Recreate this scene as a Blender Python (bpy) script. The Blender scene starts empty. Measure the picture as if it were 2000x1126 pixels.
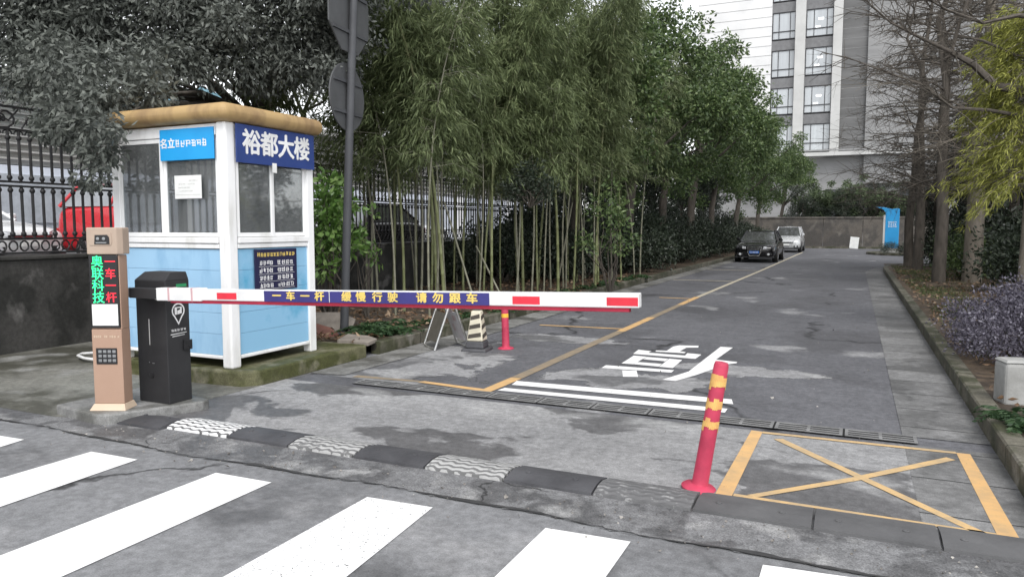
import bpy, bmesh, math, random
import numpy as np
from mathutils import Matrix, Vector
C = bpy.context.scene.collection
sc = bpy.context.scene
# ------------------------------------------------------------------ camera, sky, sun, exposure
FPX, CX, CY, CAMH, VX, VY = 1450., 1000., 563., 1.5, 1670., 442.
PITCH = math.atan((CY - VY) / FPX)
YAW = math.atan((VX - CX) / FPX / (math.cos(PITCH) + math.sin(PITCH) * (CY - VY) / FPX))
cam = bpy.data.cameras.new('camera'); cam.lens = FPX / 2000 * 36; cam.sensor_width = 36
cam.clip_start = 0.05; cam.clip_end = 2000
co = bpy.data.objects.new('camera', cam); C.objects.link(co)
co.location = (0, 0, CAMH); co.rotation_euler = (math.pi / 2 - PITCH, 0, YAW); sc.camera = co
SUN_EL, SUN_AZ = math.radians(52), math.radians(150)
w = bpy.data.worlds.new('World'); sc.world = w; w.use_nodes = True
wn = w.node_tree.nodes; wl = w.node_tree.links
sky = wn.new('ShaderNodeTexSky'); sky.sky_type = 'NISHITA'; sky.sun_disc = False
sky.sun_elevation = SUN_EL; sky.sun_rotation = SUN_AZ; sky.dust_density = .6; sky.air_density = 1.0; sky.ozone_density = 1
hs = wn.new('ShaderNodeHueSaturation'); hs.inputs['Saturation'].default_value = 0.12
wl.new(sky.outputs[0], hs.inputs['Color']); wl.new(hs.outputs[0], wn['Background'].inputs['Color'])
wn['Background'].inputs['Strength'].default_value = 0.15
sun = bpy.data.lights.new('sun', 'SUN'); sun.energy = 1.1; sun.angle = math.radians(25); sun.color = (1, .97, .93)
so = bpy.data.objects.new('sun', sun); C.objects.link(so)
so.rotation_euler = (math.pi / 2 - SUN_EL, 0, math.pi - SUN_AZ); so.location = (0, -10, 30)
sc.view_settings.view_transform = 'Standard'; sc.view_settings.look = 'None'
sc.view_settings.exposure = 1.0; sc.view_settings.gamma = 1

# ------------------------------------------------------------------ helpers
def ray(x, y):
    u = (x - CX) / FPX; v = (CY - y) / FPX
    fw = math.cos(PITCH) + v * math.sin(PITCH)
    return u * math.cos(YAW) - fw * math.sin(YAW), u * math.sin(YAW) + fw * math.cos(YAW), -math.sin(PITCH) + v * math.cos(PITCH)
def at(x, y, z=0.):
    a, b, c = ray(x, y); t = (z - CAMH) / c
    return (a * t, b * t, z)
def atY(x, y, Y):
    a, b, c = ray(x, y); t = Y / b
    return (a * t, Y, CAMH + c * t)
def rs(seed): return np.random.default_rng(seed)

def tag(o, label=None, cat=None, group=None, kind=None):
    if label: o['label'] = label
    if cat: o['category'] = cat
    if group: o['group'] = group
    if kind: o['kind'] = kind
    return o
def thing(name, label, cat, loc=(0, 0, 0), rz=0., group=None):
    o = bpy.data.objects.new(name, None); C.objects.link(o); o.empty_display_size = .1
    o.location = loc; o.rotation_euler = (0, 0, rz)
    return tag(o, label, cat, group)
def wmat(o):
    m = Matrix.Translation(o.location) @ o.rotation_euler.to_matrix().to_4x4() @ Matrix.Diagonal((*o.scale, 1))
    return wmat(o.parent) @ m if o.parent else m
def copy_tree(o, parent=None):
    c = o.copy(); C.objects.link(c)
    if parent: c.parent = parent
    for ch in [x for x in ALL if x.parent == o]: copy_tree_child(ch, c)
    return c
ALL = []
def copy_tree_child(ch, par):
    d = ch.copy(); C.objects.link(d); d.parent = par
    for g in [x for x in ALL if x.parent == ch]: copy_tree_child(g, d)

FZ = lambda o, x=(1, 0, 0), y=(0, 0, 1), n=(0, -1, 0): Matrix((
    (x[0], y[0], n[0], o[0]), (x[1], y[1], n[1], o[1]), (x[2], y[2], n[2], o[2]), (0, 0, 0, 1)))

class MB:
    def __init__(s, T=None): s.v = []; s.f = []; s.mi = []; s.T = T
    def add(s, vs, fs, m=0, T=None):
        T = T or s.T; b = len(s.v)
        s.v += [tuple(T @ Vector(p)) for p in vs] if T else [tuple(p) for p in vs]
        s.f += [tuple(b + i for i in f) for f in fs]; s.mi += [m] * len(fs)
    def box(s, x, y, z, m=0, T=None):
        (a, b), (c, d), (e, f) = x, y, z
        s.add([(a, c, e), (b, c, e), (b, d, e), (a, d, e), (a, c, f), (b, c, f), (b, d, f), (a, d, f)],
              [(0, 3, 2, 1), (4, 5, 6, 7), (0, 1, 5, 4), (1, 2, 6, 5), (2, 3, 7, 6), (3, 0, 4, 7)], m, T)
    def prism(s, poly, z0, z1, m=0, T=None, taper=None):
        n = len(poly); top = taper or poly
        s.add([(p[0], p[1], z0) for p in poly] + [(p[0], p[1], z1) for p in top],
              [tuple(range(n - 1, -1, -1)), tuple(range(n, 2 * n))] + [(i, (i + 1) % n, n + (i + 1) % n, n + i) for i in range(n)], m, T)
    def sheet(s, poly, z, m=0, T=None):
        s.add([(p[0], p[1], z) for p in poly], [tuple(range(len(poly)))], m, T)
    def tube(s, pts, rad, n=8, m=0, T=None, caps=True):
        pts = [Vector(p) for p in pts]; k = len(pts)
        if not hasattr(rad, '__len__'): rad = [rad] * k
        vs = []; ref = Vector((0.31, 0.2, 1)).normalized()
        for i, p in enumerate(pts):
            t = (pts[min(i + 1, k - 1)] - pts[max(i - 1, 0)]).normalized()
            if abs(t.dot(ref)) > .97: a = t.cross(Vector((1, 0.1, 0))).normalized()
            else: a = t.cross(ref).normalized()
            b = t.cross(a)
            for j in range(n):
                q = 2 * math.pi * j / n
                vs.append(p + (a * math.cos(q) + b * math.sin(q)) * rad[i])
        fs = [(i * n + j, i * n + (j + 1) % n, (i + 1) * n + (j + 1) % n, (i + 1) * n + j) for i in range(k - 1) for j in range(n)]
        if caps: fs += [tuple(range(n - 1, -1, -1)), tuple((k - 1) * n + j for j in range(n))]
        s.add(vs, fs, m, T)
    def lathe(s, prof, n=16, m=0, T=None):
        vs = [(r * math.cos(2 * math.pi * j / n), r * math.sin(2 * math.pi * j / n), z) for r, z in prof for j in range(n)]
        k = len(prof)
        fs = [(i * n + j, i * n + (j + 1) % n, (i + 1) * n + (j + 1) % n, (i + 1) * n + j) for i in range(k - 1) for j in range(n)]
        fs += [tuple(range(n - 1, -1, -1)), tuple((k - 1) * n + j for j in range(n))]
        s.add(vs, fs, m, T)
    def grid(s, P, m=0, T=None):          # P[i][j] points
        a, b = len(P), len(P[0])
        s.add([p for r in P for p in r], [(i * b + j, i * b + j + 1, (i + 1) * b + j + 1, (i + 1) * b + j) for i in range(a - 1) for j in range(b - 1)], m, T)
    def build(s, name, mats, parent=None, smooth=None, bev=0, world=False, seg=2, subd=0):
        me = bpy.data.meshes.new(name)
        v = s.v
        if world and parent:
            inv = wmat(parent).inverted(); v = [tuple(inv @ Vector(p)) for p in v]
        me.from_pydata(v, [], s.f)
        if not isinstance(mats, (list, tuple)): mats = [mats]
        for m in mats: me.materials.append(m)
        if any(s.mi): me.polygons.foreach_set('material_index', s.mi)
        bm = bmesh.new(); bm.from_mesh(me); bmesh.ops.recalc_face_normals(bm, faces=bm.faces); bm.to_mesh(me); bm.free()
        if smooth is not None:
            me.polygons.foreach_set('use_smooth', [True] * len(me.polygons)); me.set_sharp_from_angle(angle=math.radians(smooth))
        me.update()
        return link(name, me, parent, bev, seg, subd)
def link(name, me, parent=None, bev=0, seg=2, subd=0):
    o = bpy.data.objects.new(name, me); C.objects.link(o); ALL.append(o)
    if parent: o.parent = parent
    if subd:
        m = o.modifiers.new('s', 'SUBSURF'); m.levels = m.render_levels = subd
    if bev:
        m = o.modifiers.new('b', 'BEVEL'); m.width = bev; m.segments = seg; m.limit_method = 'ANGLE'; m.angle_limit = math.radians(35)
    return o
def text(body, size, mat, name, parent, M, ext=.002, bold=0., sx=1., align='CENTER'):
    cu = bpy.data.curves.new(name, 'FONT'); cu.body = body; cu.size = size; cu.extrude = ext
    cu.align_x = align; cu.align_y = 'CENTER'; cu.resolution_u = 3
    o = bpy.data.objects.new(name, cu); C.objects.link(o)
    bpy.context.view_layer.update()
    me = bpy.data.meshes.new_from_object(o.evaluated_get(bpy.context.evaluated_depsgraph_get()))
    bpy.data.objects.remove(o); bpy.data.curves.remove(cu)
    if bold:
        bm = bmesh.new(); bm.from_mesh(me); src = bm.verts[:] + bm.edges[:] + bm.faces[:]
        for i, (a, b) in enumerate(((1, 0), (-1, 0), (0, 1), (0, -1))):
            d = bmesh.ops.duplicate(bm, geom=src)['geom']
            bmesh.ops.translate(bm, verts=[v for v in d if isinstance(v, bmesh.types.BMVert)], vec=(a * bold, b * bold, .00015 * (i + 1)))
        bm.to_mesh(me); bm.free()
    M2 = M @ Matrix.Diagonal((sx, 1, 1, 1))
    if parent: M2 = wmat(parent).inverted() @ M2
    me.transform(M2); me.materials.clear(); me.materials.append(mat); me.name = name
    return link(name, me, parent)
def marks(mb, x0, y0, wd, ht, n, r, z0=0, z1=.002, T=None, fill=.85):
    """illegibly small characters: n cells of short strokes"""
    cw = wd / n
    for i in range(n):
        a = x0 + i * cw; b = a + cw * fill; t = ht * .13
        for q in range(3):
            yy = y0 + ht * (q + r.uniform(.05, .25)) / 3
            if r.random() < .85: mb.box((a + r.uniform(0, .2) * cw, b - r.uniform(0, .2) * cw), (yy, yy + t), (z0, z1 - q * 1e-4), T=T)
        for q in range(2):
            xx = a + (b - a) * r.uniform(.05 + .5 * q, .4 + .5 * q)
            mb.box((xx, xx + t), (y0 + ht * r.uniform(0, .3), y0 + ht * r.uniform(.65, 1)), (z0, z1 + 2e-4 + q * 1e-4), T=T)

# ------------------------------------------------------------------ materials
class NT:
    def __init__(s, name):
        s.m = bpy.data.materials.new(name); s.m.use_nodes = True
        s.n = s.m.node_tree.nodes; s.l = s.m.node_tree.links; s.b = s.n['Principled BSDF']; s.out = s.n['Material Output']
    def node(s, t, **k):
        x = s.n.new(t)
        for a, b in k.items(): setattr(x, a, b)
        return x
    def co(s, scale=(1, 1, 1), kind='Object'):
        tc = s.node('ShaderNodeTexCoord'); mp = s.node('ShaderNodeMapping'); mp.inputs['Scale'].default_value = scale
        s.l.new(tc.outputs[kind], mp.inputs[0]); return mp.outputs[0]
    def noise(s, vec, scale, detail=4, rough=.55, dist=0):
        x = s.node('ShaderNodeTexNoise'); s.l.new(vec, x.inputs['Vector'])
        x.inputs['Scale'].default_value = scale; x.inputs['Detail'].default_value = detail
        x.inputs['Roughness'].default_value = rough; x.inputs['Distortion'].default_value = dist
        return x.outputs['Fac']
    def ramp(s, fac, stops, interp='LINEAR'):
        x = s.node('ShaderNodeValToRGB'); x.color_ramp.interpolation = interp
        e = x.color_ramp.elements
        while len(e) < len(stops): e.new(.5)
        for q, (p, c) in zip(e, stops):
            q.position = p; q.color = (*c, 1) if hasattr(c, '__len__') else (c, c, c, 1)
        s.l.new(fac, x.inputs[0]); return x.outputs[0]
    def mix(s, fac, a, b, mode='MIX'):
        x = s.node('ShaderNodeMix', data_type='RGBA', blend_type=mode)
        for i, v in ((0, fac), (6, a), (7, b)):
            if hasattr(v, 'links'): s.l.new(v, x.inputs[i])
            elif i == 0: x.inputs[0].default_value = v
            else: x.inputs[i].default_value = (*v, 1) if hasattr(v, '__len__') else (v, v, v, 1)
        return x.outputs[2]
    def math(s, op, a, b=0., clamp=False):
        x = s.node('ShaderNodeMath', operation=op, use_clamp=clamp)
        for i, v in ((0, a), (1, b)):
            if hasattr(v, 'links'): s.l.new(v, x.inputs[i])
            else: x.inputs[i].default_value = v
        return x.outputs[0]
    def set(s, k, v):
        if hasattr(v, 'links'): s.l.new(v, s.b.inputs[k])
        elif hasattr(v, '__len__'): s.b.inputs[k].default_value = (*v, 1)
        else: s.b.inputs[k].default_value = v
    def bump(s, h, strength=.3, dist=.01):
        x = s.node('ShaderNodeBump'); x.inputs['Strength'].default_value = strength; x.inputs['Distance'].default_value = dist
        s.l.new(h, x.inputs['Height']); s.l.new(x.outputs[0], s.b.inputs['Normal'])

def pm(name, c, c2=None, scale=4., rough=.55, metal=0., bump=0., bscale=60., spec=.4, stretch=(1, 1, 1), coat=0., lo=.35, hi=.65):
    t = NT(name)
    v = t.co(stretch)
    c2 = c2 or tuple(x * .78 for x in c)
    f = t.noise(v, scale, 5, .6)
    t.set('Base Color', t.ramp(f, [(lo, c2), (hi, c)]))
    t.set('Roughness', t.ramp(t.noise(v, scale * 3, 3), [(.3, min(1, rough + .1)), (.7, max(.03, rough - .08))]))
    t.set('Metallic', metal); t.set('Specular IOR Level', spec); t.set('Coat Weight', coat)
    if bump: t.bump(t.noise(v, bscale, 4), bump, .01)
    return t.m

def ground_mat(name, base, dark, light, wet=(.5, .56), dry=(.6, .66), pscale=.9, stretch=(1, 1, 1), crack=.0, joints=None, grain=.35, fade=None):
    t = NT(name); v = t.co(); vs = t.co(stretch)
    big = t.noise(vs, .35, 3)
    col = t.ramp(big, [(.3, tuple(x * .82 for x in base)), (.7, tuple(x * 1.12 for x in base))])
    p = t.noise(vs, pscale, 7, .55, .4)
    wm = t.ramp(p, [(wet[0], 1.), (wet[1], 0.)]) if wet[0] < wet[1] else t.ramp(p, [(wet[1], 0.), (wet[0], 1.)])
    col = t.mix(wm, col, dark)
    tc2 = t.node('ShaderNodeMapping'); tc2.inputs['Location'].default_value = (7.3, 3.1, 0); t.l.new(vs, tc2.inputs[0])
    dm = t.ramp(t.noise(tc2.outputs[0], pscale * 1.3, 5, .5, .3), [(dry[0], 0.), (dry[1], 1.)])
    col = t.mix(dm, col, light)
    g = t.noise(v, 130, 2, .7)
    col = t.mix(grain, col, t.ramp(g, [(.32, .25), (.68, .9)]), 'OVERLAY')
    g2 = t.noise(v, 18, 4, .7)
    col = t.mix(.34, col, t.ramp(g2, [(.35, .28), (.65, .74)]), 'OVERLAY')
    col = t.mix(.3, col, t.ramp(t.noise(v, 4.5, 6, .65), [(.36, .3), (.64, .7)]), 'OVERLAY')
    h = g
    if crack:
        wv = t.node('ShaderNodeVectorMath', operation='ADD'); t.l.new(v, wv.inputs[0])
        nz = t.node('ShaderNodeTexNoise'); nz.inputs['Scale'].default_value = 2.2; nz.inputs['Detail'].default_value = 5; t.l.new(v, nz.inputs['Vector'])
        sc_ = t.node('ShaderNodeVectorMath', operation='SCALE'); sc_.inputs['Scale'].default_value = .55
        t.l.new(nz.outputs['Color'], sc_.inputs[0]); t.l.new(sc_.outputs[0], wv.inputs[1])
        vo = t.node('ShaderNodeTexVoronoi', feature='DISTANCE_TO_EDGE'); vo.inputs['Scale'].default_value = crack; t.l.new(wv.outputs[0], vo.inputs['Vector'])
        cm = t.ramp(vo.outputs['Distance'], [(.002, 1.), (.007, 0.)])
        cm = t.math('MULTIPLY', cm, t.ramp(t.noise(v, .6, 2), [(.5, 0.), (.56, 1.)]))
        col = t.mix(cm, col, tuple(x * .3 for x in dark))
    if joints:                      # slab joints across the strip
        sp = t.node('ShaderNodeSeparateXYZ'); t.l.new(v, sp.inputs[0])
        ax, step, wd = joints
        wob = t.math('MULTIPLY', t.noise(v, 3, 2), .03)
        fr = t.math('FRACT', t.math('DIVIDE', t.math('ADD', sp.outputs[ax], wob), step))
        jm = t.math('LESS_THAN', fr, wd / step)
        cell = t.node('ShaderNodeTexWhiteNoise', noise_dimensions='1D')
        t.l.new(t.math('FLOOR', t.math('DIVIDE', t.math('ADD', sp.outputs[ax], wob), step)), cell.inputs['W'])
        col = t.mix(.5, col, t.ramp(cell.outputs['Value'], [(0, .32), (1, .62)]), 'OVERLAY')
        col = t.mix(jm, col, tuple(x * .22 for x in base))
    if fade:
        sp = t.node('ShaderNodeSeparateXYZ'); t.l.new(v, sp.inputs[0])
        dx = t.math('DIVIDE', t.math('SUBTRACT', sp.outputs[0], fade[0]), fade[2]); dy = t.math('DIVIDE', t.math('SUBTRACT', sp.outputs[1], fade[1]), fade[3])
        dd = t.math('SQRT', t.math('ADD', t.math('MULTIPLY', dx, dx), t.math('MULTIPLY', dy, dy)))
        dd = t.math('ADD', dd, t.math('MULTIPLY', t.math('SUBTRACT', t.noise(v, 1.8, 6, .6, .5), .5), 2.4))
        t.set('Alpha', t.ramp(dd, [(.78, 1.), (.9, 0.)]))
    t.set('Base Color', col)
    t.set('Roughness', t.mix(wm, .85, .55)); t.set('Specular IOR Level', .35)
    t.bump(h, .35, .004)
    return t.m

def paint_mat(name, c, wear=.0, c2=None, speck=.0):
    t = NT(name); v = t.co()
    n = t.noise(v, 6, 6, .7); col = t.ramp(n, [(.35, c2 or tuple(x * .86 for x in c)), (.6, c)])
    t.set('Base Color', col); t.set('Roughness', .7); t.set('Specular IOR Level', .3)
    t.bump(t.noise(v, 150, 2), .25, .003)
    a = t.ramp(t.noise(v, 38, 5, .75), [(max(0, .22 + wear), 0.), (.27 + wear, 1.)])
    if speck: a = t.math('MULTIPLY', a, t.ramp(t.noise(v, 90, 2, .5), [(.28 + speck, 0.), (.32 + speck, 1.)]))
    t.set('Alpha', a)
    return t.m

def leaf_mat(name, c1, c2, c3=None, trans=.25, rough=.55, spec=.3):
    t = NT(name)
    g = t.node('ShaderNodeNewGeometry')
    st = [(0, c1), (.65, c2), (1, c3 or c2)]
    col = t.ramp(g.outputs['Random Per Island'], st)
    oi = t.node('ShaderNodeObjectInfo')
    col = t.mix(.35, col, t.ramp(oi.outputs['Random'], [(0, .35), (1, .62)]), 'OVERLAY')
    t.set('Base Color', col); t.set('Roughness', rough); t.set('Specular IOR Level', spec)
    tr = t.node('ShaderNodeBsdfTranslucent'); t.l.new(col, tr.inputs[0])
    mx = t.node('ShaderNodeMixShader'); mx.inputs[0].default_value = trans
    t.l.new(t.b.outputs[0], mx.inputs[1]); t.l.new(tr.outputs[0], mx.inputs[2]); t.l.new(mx.outputs[0], t.out.inputs[0])
    return t.m

def glass_mat(name, tint, refl=.1, rough=.03, painted_sheen=0.):
    t = NT(name)
    tr = t.node('ShaderNodeBsdfTransparent'); tr.inputs[0].default_value = (*tint, 1)
    gl = t.node('ShaderNodeBsdfGlossy'); gl.inputs['Roughness'].default_value = rough; gl.inputs[0].default_value = (.9, .93, .95, 1)
    fr = t.node('ShaderNodeFresnel'); fr.inputs[0].default_value = 1.5
    f = t.math('ADD', t.math('MULTIPLY', fr.outputs[0], 1.0), refl, True)
    mx = t.node('ShaderNodeMixShader'); t.l.new(f, mx.inputs[0]); t.l.new(tr.outputs[0], mx.inputs[1]); t.l.new(gl.outputs[0], mx.inputs[2])
    if painted_sheen:  # grey diffuse mix lightens the panes, painting in a pale reflected sheen
        df = t.node('ShaderNodeBsdfDiffuse'); df.inputs[0].default_value = (.55, .56, .56, 1); m2 = t.node('ShaderNodeMixShader')
        t.l.new(t.ramp(t.noise(t.co((1, 1, .4)), 4, 5), [(.3, painted_sheen * .6), (.7, painted_sheen * 1.5)]), m2.inputs[0]); t.l.new(mx.outputs[0], m2.inputs[1]); t.l.new(df.outputs[0], m2.inputs[2]); mx = m2
    t.l.new(mx.outputs[0], t.out.inputs[0]); return t.m

def emit_mat(name, c, s):
    t = NT(name); t.set('Base Color', tuple(x * .2 for x in c)); t.set('Emission Color', c); t.set('Emission Strength', s); return t.m

STREET = ground_mat('street_asphalt', (.19, .193, .2), (.115, .116, .12), (.28, .28, .285), wet=(.40, .47), dry=(.58, .72), pscale=.7, crack=.28)
LANE = ground_mat('lane_asphalt', (.115, .116, .126), (.08, .08, .087), (.24, .24, .245), wet=(.36, .5), dry=(.62, .69), pscale=.75, stretch=(.8, .7, 1), crack=.16)
APRON = ground_mat('apron_concrete', (.255, .255, .258), (.112, .111, .114), (.31, .31, .31), wet=(.452, .478), dry=(.58, .7), pscale=.95, stretch=(.8, 1.3, 1), crack=.2)
GUTTER = ground_mat('gutter_slabs', (.165, .165, .165), (.11, .11, .11), (.22, .22, .22), wet=(.42, .5), dry=(.6, .75), pscale=1.4, joints=(1, .62, .016))
GUTTERL = ground_mat('gutter_slabs_worn', (.19, .188, .18), (.11, .108, .1), (.24, .24, .23), wet=(.42, .5), dry=(.58, .7), pscale=1.4, joints=(1, .85, .02))
PAVE = ground_mat('pavement_concrete', (.17, .168, .15), (.075, .074, .06), (.27, .27, .26), wet=(.44, .53), dry=(.58, .68), pscale=.9, crack=.45)
MOSS = ground_mat('mossy_concrete', (.115, .112, .062), (.062, .066, .024), (.19, .18, .13), wet=(.47, .56), dry=(.58, .7), pscale=2.2, grain=.5)
KERB = ground_mat('kerb_stone', (.12, .112, .088), (.05, .052, .03), (.2, .19, .165), wet=(.45, .55), dry=(.58, .7), pscale=2.2, joints=(1, .9, .014))
SOIL = ground_mat('soil', (.085, .062, .042), (.04, .03, .022), (.16, .12, .085), wet=(.45, .55), dry=(.58, .7), pscale=3, grain=.6)
ISLE = ground_mat('island_concrete', (.2, .2, .195), (.12, .12, .112), (.26, .26, .26), wet=(.42, .52), dry=(.58, .7), pscale=2)
WHITE = paint_mat('white_road_paint', (.86, .86, .86), .02, (.72, .72, .71))
WHITEW = paint_mat('white_road_paint_worn', (.85, .85, .85), -.01, speck=.035)
YELLOW = paint_mat('yellow_road_paint', (.66, .41, .18), .07, (.5, .34, .18))
YFADE = paint_mat('yellow_road_paint_faded', (.3, .235, .16), .1, (.22, .19, .15))
YPALE = paint_mat('yellow_road_paint_pale', (.62, .42, .2), .07, (.42, .32, .2))
WFADE = paint_mat('pale_road_paint_faded', (.5, .45, .35), .08)
# ------------------------------------------------------------------ ground, roads, markings
def struct(name, mb, mats, **k): return tag(mb.build(name, mats, **k), kind='structure')
def R4(x0, x1, y0, y1): return [(x0, y0), (x1, y0), (x1, y1), (x0, y1)]
m = MB(); rg = random.Random(9)
e_ = lambda i: 3.46 + .025 * math.sin(i * .09) + .012 * math.sin(i * .31 + 1)
a_ = [(-6.6 + i * .05, e_(i) + .004 + rg.uniform(-.008, .004)) for i in range(160)]; b_ = [(-6.6 + i * .05, e_(i) + .008 + max(0, math.sin(i * .21) + .6) * rg.uniform(.006, .022)) for i in range(160)]
for i in range(159): m.sheet([a_[i], a_[i + 1], b_[i + 1], b_[i]], .0085)
CRK = pm('crack_filler', (.035, .035, .036), (.06, .06, .06), 9, .9); struct('road_crack', m, CRK)
m = MB(); m.sheet(R4(-400, 400, -150, 700), 0); struct('ground', m, STREET)
m = MB(); m.sheet([(-5, 5.62), (.9, 5.62), (.9, 28), (1.2, 30), (2.2, 31.5), (40, 32), (40, 55.2), (-5, 55.2)], .004); struct('lane_road', m, LANE)
m = MB(); m.sheet([(-5.04, 4.1), (-4, 4.02), (.95, 4.02), (.95, 5.62), (-5.04, 5.62)], .005); struct('concrete_apron', m, APRON)
EDGE = ground_mat('rough_edge_asphalt', (.165, .166, .17), (.095, .095, .098), (.24, .24, .24), wet=(.46, .52), dry=(.56, .66), pscale=2.6, crack=.9, grain=.7)
m = MB(); rg = random.Random(8); m.sheet([(-6.6 + i * .05, 3.46 + .012 * (i % 3) + .025 * math.sin(i * .09) + .012 * math.sin(i * .31 + 1) + rg.uniform(-.01, .01)) for i in range(160)] + [(1.4, 3.9), (-6.6, 3.86)], .0045); struct('road_edge_strip', m, EDGE)
for q in ((-4.4, 6.9, 1.1, 1.5), (-2.0, 7.0, .9, .5), (-1.0, 7.9, .8, .35), (-3.6, 9.2, .9, .35)):
    PATCH = ground_mat('worn_patch', (.25, .25, .255), (.13, .13, .135), (.3, .3, .3), wet=(.43, .48), dry=(.58, .7), pscale=1.2, fade=q)
    m = MB(); m.sheet(R4(max(-5, q[0] - q[2] * 1.8), q[0] + q[2] * 1.8, max(5.93, q[1] - q[3] * 1.8), q[1] + q[3] * 1.8), .0055 + .0004 * q[3]); struct('worn_road_patch', m, PATCH)
m = MB(); m.sheet([(.36, 5.9), (.9, 5.9), (.9, 28), (1.2, 30), (.75, 30), (.36, 27.4)], .009); struct('gutter_strip', m, GUTTER)
m = MB(); m.sheet(R4(.36, .9, 4.15, 5.68), .0068); struct('gutter_strip', m, GUTTER)
m = MB(); m.sheet([(-5, 5.92), (-4.62, 6.0), (-4.55, 9), (-4.6, 20), (-4.6, 50), (-5, 50)], .012); struct('gutter_strip', m, GUTTERL)
m = MB(); m.sheet([(-9.0, 3.75), (-5.7, 3.72), (-5.05, 3.9), (-5.04, 5.3), (-7.2, 5.3), (-7.2, 7.2), (-9, 7.2)], .006); struct('left_pavement', m, PAVE)
m = MB(); m.prism([(-7.15, 5.16), (-5.62, 5.12), (-5.16, 5.15), (-5.05, 5.28), (-5.05, 6.98), (-7.15, 6.98)], -.02, .15); struct('booth_pavement', m, MOSS, bev=.025)
m = MB(); m.prism([(-5.76, 3.78), (-5.2, 3.7), (-5.08, 3.74), (-4.78, 4.36), (-4.8, 4.44), (-5.7, 4.62)], -.02, .082); struct('gate_island', m, ISLE, bev=.015)
# kerbs: rows of stones along the beds
def kerb(path, wd, h, name, mat):
    mb = MB(); P = []
    L = [Vector((*p, 0)) for p in path]
    for i, p in enumerate(L):
        t = (L[min(i + 1, len(L) - 1)] - L[max(i - 1, 0)]).normalized(); n = Vector((t.y, -t.x, 0))
        a, b = p, p + n * wd
        P.append([(a.x, a.y, -.02), (a.x, a.y, h - .012), (a.x + n.x * .012, a.y + n.y * .012, h), (b.x, b.y, h), (b.x, b.y, -.02)])
    mb.grid(P); mb.add(P[0], [(0, 1, 2, 3, 4)]); mb.add(P[-1], [(0, 1, 2, 3, 4)])
    return struct(name, mb, mat)
rk = [(14, 3.92), (2.6, 3.92), (1.6, 3.93), (1.15, 3.98), (.97, 4.12), (.9, 4.35)] + [(.9, 5.1 + i * .9) for i in range(26)] + [(.95, 28.6), (1.12, 29.6), (1.5, 30.4), (2.1, 31), (3, 31.3), (12, 31.5)]
kerb(rk, .13, .15, 'right_kerb', KERB)
kerb([(-5.02, 54 - i * .9) for i in range(53)], .13, .15, 'left_kerb', KERB)
def bed(x0, x1, y0, y1, nx, ny, z, amp, name, mat, seed):
    r = rs(seed); mb = MB(); ph = r.uniform(0, 6, 6)
    P = []
    for j in range(ny + 1):
        row = []
        for i in range(nx + 1):
            x = x0 + (x1 - x0) * i / nx; y = y0 + (y1 - y0) * j / ny
            e = min(1, min(i, nx - i) / 2)
            h = z + amp * e * (math.sin(x * 2.1 + ph[0]) * math.sin(y * 1.7 + ph[1]) + .5 * math.sin(x * 5 + y * 3.1 + ph[2]) + .4 * r.normal())
            row.append((x, y, h))
        P.append(row)
    mb.grid(P); return struct(name, mb, mat, smooth=80)
bed(-8.9, -5.13, 6.95, 54, 14, 130, .13, .02, 'left_soil_bed', SOIL, 1)
bed(1.0, 14, 4.04, 30.6, 26, 90, .14, .025, 'right_soil_bed', SOIL, 2)

def marking(name, polys, mat, z=.0095):
    mb = MB()
    for p in polys: mb.sheet(p, z)
    return struct(name, mb, mat)
cw = [[(-5.75, 3.2), (-5.27, 3.22), (-5.23, 3.0), (-5.24, 2.4), (-5.72, 2.4)],
      [(-4.58, 3.23), (-4.15, 3.24), (-4.11, 2.37), (-4.1, .4), (-4.58, .4)],
      [(-3.49, 3.26), (-3.06, 3.27), (-3.04, 1.99), (-3.03, .4), (-3.5, .4)],
      [(-1.35, 3.33), (-.92, 3.35), (-.91, .4), (-1.36, .4)],
      [(-.32, 3.36), (.12, 3.40), (.13, .4), (-.33, .4)]]
for q in cw: marking('crosswalk_stripe', [q], WHITE, .005)
marking('crosswalk_stripe', [[(-2.41, 3.31), (-2.0, 3.33), (-1.93, 2.5), (-1.93, .4), (-2.41, .4)]], WHITEW, .005)
marking('stop_line', [[(-2.93, 6.47), (-.92, 6.55), (-.88, 6.37), (-2.9, 6.29)], [(-2.9, 6.14), (-2.92, 6.02), (-.9, 6.05), (-.9, 6.19)]], WHITE)
ch = [[(-2.15, 7.41), (-2.01, 7.46), (-1.91, 7.15), (-2.05, 7.1)],
      [(-2.39, 7.62), (-1.66, 7.65), (-1.66, 7.51), (-2.39, 7.45)],
      [(-2.28, 8.33), (-2.12, 8.32), (-2.14, 7.8), (-2.27, 7.79)], [(-1.86, 8.3), (-1.71, 8.28), (-1.7, 7.76), (-1.85, 7.77)],
      [(-2.115, 8.31), (-1.865, 8.29), (-1.865, 8.12), (-2.12, 8.14)], [(-2.135, 7.95), (-1.86, 7.95), (-1.855, 7.78), (-2.135, 7.8)],
      [(-2.34, 8.76), (-2.17, 8.72), (-2.18, 8.6), (-1.74, 8.58), (-1.75, 8.76), (-1.58, 8.73), (-1.59, 8.41), (-2.32, 8.44)],
      [(-2.13, 8.79), (-2.01, 8.82), (-2.01, 9.17), (-1.96, 9.3), (-1.73, 9.36), (-1.71, 9.22), (-1.84, 9.15), (-1.86, 8.86), (-1.78, 8.82), (-1.78, 8.73), (-2.12, 8.71)],
      [(-1.47, 9.4), (-1.32, 9.4), (-1.37, 8.46), (-1.13, 8.41), (-1.13, 8.33), (-1.22, 8.2), (-1.4, 7.5), (-1.53, 7.11), (-1.66, 7.12), (-1.51, 7.64)]]
marking('road_character_marking', ch, WHITE)
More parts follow.
